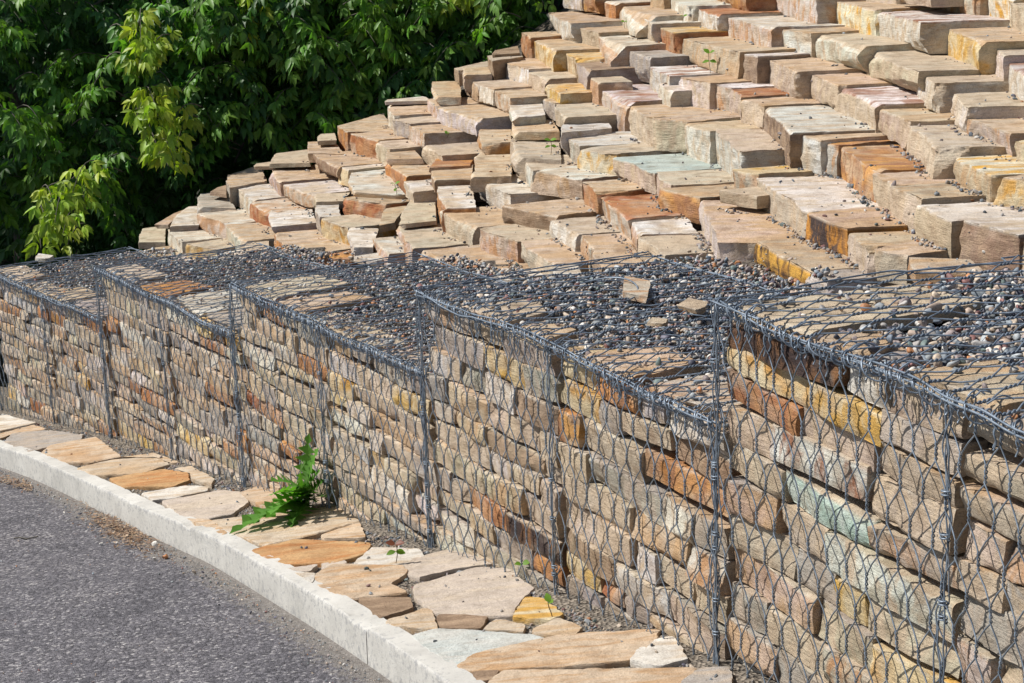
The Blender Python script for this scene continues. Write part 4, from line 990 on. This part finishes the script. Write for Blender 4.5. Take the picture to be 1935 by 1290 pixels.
tips = [(455,960,.08),(520,950,.05),(540,900,.2),(610,925,.15),(530,880,.27),(443,972,.05),(470,955,.09),(505,938,.12),(560,966,.03),(525,918,.20),(500,905,.24),(545,868,.30),(575,830,.36),(585,850,.33),(598,905,.22),(596,935,.14),(560,890,.24),(540,965,.04),(572,875,.30),(590,885,.26)]
for k, (u, v, hgt) in enumerate(tips):
    # tip on the vertical plane just in front of the wall face through the base
    r_ = ray(u, v); dist = np.linalg.norm(wb)/np.linalg.norm(r_); 
    toward = (1-.028*(1 if u > 560 else 2.2)); tp = r_*dist*toward
    if tp[2] < zbase(tp[0], tp[1])+.015: tp = hit(u, v, lambda x, y: zbase(x, y)+.02)
    b0 = wb+np.array([0, 0, .02+.28*max(0, (hgt-.15))]); b0[:2] += (tp[:2]-wb[:2])*.08
    d = tp-b0; L = np.linalg.norm(d); V1, F1 = lobed_leaf(b0, d, (UP if abs(d[2]/L) < .6 else np.array([-.8, -.6, .3]))+np.array([.5*math.sin(k*1.7), .5*math.cos(k*2.3), 0]), L, .034+.085*L, 6, .22*L, 500+k)
    cc = np.array([.11, .26, .04])*(1+.3*math.sin(k*2.1)); 
    meshobj('leaf', V1, F1, LEAF, parent=rt, cols={'Col': cc*np.ones((len(V1), 1))})
tp = ray(578, 835)*(np.linalg.norm(wb)/np.linalg.norm(ray(578, 835)))*.985
V1, F1 = tube_batch([np.array([wb+(tp-wb)*t+np.array([0, 0, .01*math.sin(t*6)]) for t in np.linspace(0, 1, 12)])], [np.linspace(.006, .0025, 12)], 6)
meshobj('stem', V1, F1, LEAF, parent=rt, cols={'Col': np.array([.08, .14, .04])*np.ones((len(V1), 1))})
def oval_leaf(base, d, up, L, W, c1):
    x, y, z = frame(d, up); V = []; 
    pr = [(0, .05), (.15, .55), (.35, .95), (.55, 1.), (.75, .7), (.9, .35), (1, .02)]
    for t, w_ in pr:
        c = base+y*L*t-z*.15*L*t*t; V += [c-x*W*w_+z*W*.3*w_, c, c+x*W*w_+z*W*.3*w_]
    Fq = []
    for i in range(len(pr)-1): b = i*3; Fq += [(b, b+1, b+4, b+3), (b+1, b+2, b+5, b+4)]
    return np.array(V), np.array(Fq)
SEED = [(1041,292,'m',.085,'two-leaved green seedling on a beige block halfway up the slope'),(748,368,'m',.07,'green seedling beside an orange block on the left part of the slope'),
        (1341,138,'m',.12,'tall four-leaved seedling on the streaked block high on the slope'),(1181,54,'m',.05,'small seedling in a crack near the top of the picture'),
        (1292,42,'m',.04,'single green leaf poking out between white blocks near the top'),(846,262,'m',.035,'tiny light green sprout on a tan block of the left slope'),
        (749,1064,'f',.075,'red-tipped seedling between pinkish and pale grey flagstones'),(988,1092,'f',.05,'seedling at the wall foot right of the pinkish flagstone'),
        (1040,1166,'f',.05,'small seedling growing over the yellow flagstone'),(72,778,'f',.07,'small yellow-green tuft at the foot of the farthest gabion')]
for k, (u, v, wh, hh, lab) in enumerate(SEED):
    if wh == 'm':
        r_ = Vector(ray(u, v)).normalized(); h_ = bv.ray_cast(Vector((0, 0, 0)), r_); b = np.array(h_[0]) if h_[0] is not None else hit(u, v, mound)
    else: b = hit(u, v, lambda x, y: zbase(x, y)+.008)
    rt = empty('seedling', b, lab, 'seedling'); rs = np.random.RandomState(k)
    st = np.array([b+np.array([.006*math.sin(t*3+k), 0, hh*t]) for t in np.linspace(0, 1, 6)]); V1, F1 = tube_batch([st], [.0016], 5)
    meshobj('stem', V1, F1, LEAF, parent=rt, cols={'Col': np.array([.16, .10, .05])*np.ones((len(V1), 1))})
    for j in range(2 if hh < .06 else 4):
        an = k+j*math.pi+(.6 if j > 1 else 0); hz = hh*(1.0 if j < 2 else .62); d = np.array([math.cos(an), .4*math.sin(an)-.25, .35 if j < 2 else -.1])
        V1, F1 = oval_leaf(b+np.array([0, 0, hz]), d, np.array([-.4, -.6, 1.]), .022+hh*.2, .009+.05*hh, None)
        cc = np.array([.17, .055, .035]) if k == 6 and j < 2 else np.array([.16, .30, .035])*(1-.12*j); meshobj('leaf', V1, F1, LEAF, parent=rt, cols={'Col': cc*np.ones((len(V1), 1))})

# ================================================================== TREES (box elder thicket behind the ridge)
mid = [(0, 0), (.28, 0), (.5, 0), (.74, 0), (1, 0)]
LT = np.array([[0,0,0],[.28,0,0],[.5,0,0],[.74,0,0],[1.0,0,0], [.15,.17,0],[.36,.27,0],[.47,.22,0],[.66,.20,0],[.82,.07,0], [.15,-.17,0],[.36,-.27,0],[.47,-.22,0],[.66,-.20,0],[.82,-.07,0]])
LT[:, 1] *= .74; LT = LT[:, [1, 0, 2]]  # x across, y along
LT[:, 2] = .35*np.abs(LT[:, 0])-.22*LT[:, 1]**2
LQ = np.array([[1,6,5,0],[2,7,6,1],[3,8,7,2],[4,9,8,3],[0,10,11,1],[1,11,12,2],[2,12,13,3],[3,13,14,4]])
class Leaves:
    def __init__(s): s.b, s.d, s.n, s.L, s.c = [], [], [], [], []
    def add(s, b, d, n, L, c): s.b.append(b); s.d.append(d); s.n.append(n); s.L.append(L); s.c.append(c)
    def build(s, name, parent):
        b, d, n, L, c = map(np.array, (s.b, s.d, s.n, s.L, s.c)); d = d/np.linalg.norm(d, axis=1)[:, None]
        x = np.cross(d, n); x /= np.linalg.norm(x, axis=1)[:, None]+1e-9; z = np.cross(x, d)
        V = b[:, None]+(x[:, None]*LT[None, :, :1]+d[:, None]*LT[None, :, 1:2]+z[:, None]*LT[None, :, 2:3])*L[:, None, None]
        Fa = (LQ[None]+(np.arange(len(b))*15)[:, None, None]).reshape(-1, 4)
        return meshobj(name, V.reshape(-1, 3), Fa, LEAF, parent=parent, smooth=True, cols={'Col': np.repeat(c[:, None], 15, 1).reshape(-1, 3)})
def spray(LV, TW, tip, length, nleaf, L, col, rng, outward, droop=.6):
    """twig ending at tip, arching out of the crown, with compound leaves hanging from it"""
    out = outward/np.linalg.norm(outward); st = tip-out*length+np.array([0, 0, length*.15])
    ts = np.linspace(0, 1, 8); path = np.array([st*(1-t)+tip*t+np.array([0, 0, .28*length*math.sin(math.pi*t)]) for t in ts]); TW.append((path, np.linspace(.006, .002, 8)))
    for k in range(nleaf):
        t = .25+.75*(k+rng.rand()*.6)/nleaf; p = st*(1-t)+tip*t+np.array([0, 0, .28*length*math.sin(math.pi*min(t, 1))])
        sd_ = np.cross(out, UP)*(1 if k % 2 else -1); rd = out*rng.uniform(.2, .8)+sd_*rng.uniform(.4, 1.0)+UP*rng.uniform(-.5, .25); rd /= np.linalg.norm(rd)
        rl = rng.uniform(.7, 1.1)*L; nn = UP*.75+out*.6+rng.normal(0, .3, 3); sx = np.cross(rd, nn); sx /= np.linalg.norm(sx)+1e-9
        cc = np.array(col)*rng.uniform(.7, 1.25)*np.array([rng.uniform(.85, 1.2), 1, rng.uniform(.8, 1.1)])
        dn = -UP*droop
        for a, b, s_ in ((.45, 1, .82), (.45, -1, .82), (.85, 1, .95), (.85, -1, .95), (1.0, 0, 1.15)):
            dd = rd*(.55 if b else .9)+sx*b*.75+dn*rng.uniform(.5, 1.3)+rng.normal(0, .12, 3)
            LV.add(p+rd*rl*a, dd, nn+rng.normal(0, .25, 3), L*s_*rng.uniform(.8, 1.15), cc)
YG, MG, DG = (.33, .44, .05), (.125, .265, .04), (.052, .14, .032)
HERO = [  # px, py, distance y, size, leaves, colour, tree
 (270,105,13.6,.55,15,YG,0),(250,165,13.7,.5,12,MG,0),(300,250,13.4,.5,16,YG,0),(330,290,13.5,.45,10,YG,0),(120,410,13.2,.5,12,YG,0),(90,455,13.2,.4,8,YG,0),(40,255,13.6,.5,12,MG,0),
 (100,270,13.7,.5,12,MG,0),(180,200,13.9,.5,12,MG,0),(160,370,13.5,.5,12,MG,0),(220,380,13.8,.45,10,MG,0),(400,235,14.2,.5,12,MG,1),(430,255,14.2,.4,8,MG,1),(340,215,14.2,.5,10,DG,1),
 (230,60,14.4,.5,12,DG,0),(30,30,14.2,.5,12,MG,0),(20,60,14.0,.4,8,MG,0),(480,30,14.4,.5,14,YG,1),(520,70,14.4,.5,14,MG,1),(460,110,14.6,.5,12,MG,1),(545,160,14.2,.5,14,MG,1),(600,200,14.2,.4,12,MG,1),(630,175,14.3,.4,12,MG,1),
 (560,120,14.6,.5,12,MG,1),(700,90,14.4,.6,18,MG,2),(740,60,14.3,.6,18,MG,2),(720,140,14.4,.5,16,MG,2),(790,110,14.6,.5,14,MG,2),(760,20,14.5,.6,16,MG,2),(850,40,14.8,.6,16,MG,2),(880,100,14.8,.5,14,MG,2),
 (930,60,14.9,.5,14,MG,2),(970,40,15.0,.5,14,MG,2),(1010,20,15.0,.5,12,MG,2),(640,30,14.6,.6,16,MG,2),(600,60,14.8,.5,12,DG,1),(820,140,14.6,.4,12,MG,2),(400,50,14.8,.5,12,DG,1),(330,20,14.8,.5,12,DG,1),
 (140,30,14.8,.5,12,DG,0),(60,150,14.8,.5,12,DG,0),(250,440,13.9,.4,10,DG,0),(330,350,14.2,.4,10,DG,1),(420,160,14.9,.5,12,DG,1),(260,300,14.2,.5,12,DG,0),(200,310,14.2,.5,12,DG,0),(0,350,14.2,.5,12,DG,0),(560,250,14.9,.4,9,DG,1),(880,10,14.6,.5,14,YG,2)]
rng = np.random.RandomState(21)
TREES = [((-5.1, 17.4), 'box elder tree at the left with drooping yellow-green sprays over the farthest gabion'),
         ((-2.0, 17.2), 'box elder tree in the middle of the thicket, dark foliage behind the left ridge'),
         ((0.6, 18.0), 'box elder tree with broad green leaves behind the top of the stone ridge')]
for ti, ((tx, ty), lab) in enumerate(TREES):
    zb = -4.05; rt = empty('box_elder_tree', (tx, ty, zb), lab, 'tree', 'box elder trees behind the stone slope')
    LV, TW = Leaves(), []
    tr = [np.array([tx+.25*math.sin(t*2+ti), ty+.2*math.cos(t*3), zb+t*5.2]) for t in np.linspace(0, 1, 14)]
    V1, F1 = tube_batch([tr], [np.linspace(.17, .07, 14)], 12); meshobj('trunk', V1, F1, BARK, parent=rt)
    for (u, v, yy, ln, nl, col, t_) in HERO:
        if t_ != ti: continue
        r_ = ray(u, v); tip = r_*(yy/r_[1])
        yg = col is YG
        for m in range(5 if yg else 2):
            tp_ = tip+rng.normal(0, .085, 3)*np.array([1, .8, 1.2]); spray(LV, TW, tp_, ln*rng.uniform(.6, 1.0) if yg else ln*rng.uniform(.8, 1.2), int(nl*(.7 if yg else 1.2)), .105, col, rng,
                  np.array([rng.uniform(-.7, .7), -1, rng.uniform(-.5, -.1)]) if yg else np.array([rng.choice([-1, 1])*rng.uniform(.5, 1.3), -.8, rng.uniform(-.45, .05)]), .8)
    for k in range(115):
        u_ = [rng.uniform(-40, 380), rng.uniform(330, 640), rng.uniform(560, 1060)][ti]; v_ = rng.uniform(-20, 480 if ti == 0 else 300); yy = rng.uniform(14.2, 15.3); r_ = ray(u_, v_)
        spray(LV, TW, r_*(yy/r_[1]), .5, 12, .108, MG if rng.rand() < .6 else DG, rng, np.array([rng.choice([-1, 1])*rng.uniform(.5, 1.3), -.8, rng.uniform(-.45, .05)]), .7)
    # body of the crown
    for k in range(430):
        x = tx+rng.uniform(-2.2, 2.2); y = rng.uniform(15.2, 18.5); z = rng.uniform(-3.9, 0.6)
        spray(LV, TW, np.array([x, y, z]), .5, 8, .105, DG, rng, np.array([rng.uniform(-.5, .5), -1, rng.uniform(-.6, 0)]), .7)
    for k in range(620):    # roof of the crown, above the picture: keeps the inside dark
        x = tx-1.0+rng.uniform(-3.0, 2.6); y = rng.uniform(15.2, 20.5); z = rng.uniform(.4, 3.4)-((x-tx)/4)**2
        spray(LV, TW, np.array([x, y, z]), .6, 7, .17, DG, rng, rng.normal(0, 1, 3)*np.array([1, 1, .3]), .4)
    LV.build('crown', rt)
    br = []
    for k in range(10):
        a0 = tr[rng.randint(4, 13)]; e = np.array([a0[0]+rng.uniform(-2, 2), rng.uniform(14.6, 16.5), a0[2]+rng.uniform(-.6, 1.2)])
        br.append((np.array([a0*(1-t)+e*t+np.array([0, 0, .35*math.sin(math.pi*t)]) for t in np.linspace(0, 1, 9)]), np.linspace(.04, .01, 9)))
    for q in br: V1, F1 = tube_batch([q[0]], [q[1]], 6); meshobj('limb', V1, F1, BARK, parent=rt)
    V1, F1 = tube_batch([q[0] for q in TW[:160]], [q[1] for q in TW[:160]], 5); meshobj('twigs', V1, F1, BARK, parent=rt)['kind'] = 'stuff'
# undergrowth that closes the thicket behind the trees
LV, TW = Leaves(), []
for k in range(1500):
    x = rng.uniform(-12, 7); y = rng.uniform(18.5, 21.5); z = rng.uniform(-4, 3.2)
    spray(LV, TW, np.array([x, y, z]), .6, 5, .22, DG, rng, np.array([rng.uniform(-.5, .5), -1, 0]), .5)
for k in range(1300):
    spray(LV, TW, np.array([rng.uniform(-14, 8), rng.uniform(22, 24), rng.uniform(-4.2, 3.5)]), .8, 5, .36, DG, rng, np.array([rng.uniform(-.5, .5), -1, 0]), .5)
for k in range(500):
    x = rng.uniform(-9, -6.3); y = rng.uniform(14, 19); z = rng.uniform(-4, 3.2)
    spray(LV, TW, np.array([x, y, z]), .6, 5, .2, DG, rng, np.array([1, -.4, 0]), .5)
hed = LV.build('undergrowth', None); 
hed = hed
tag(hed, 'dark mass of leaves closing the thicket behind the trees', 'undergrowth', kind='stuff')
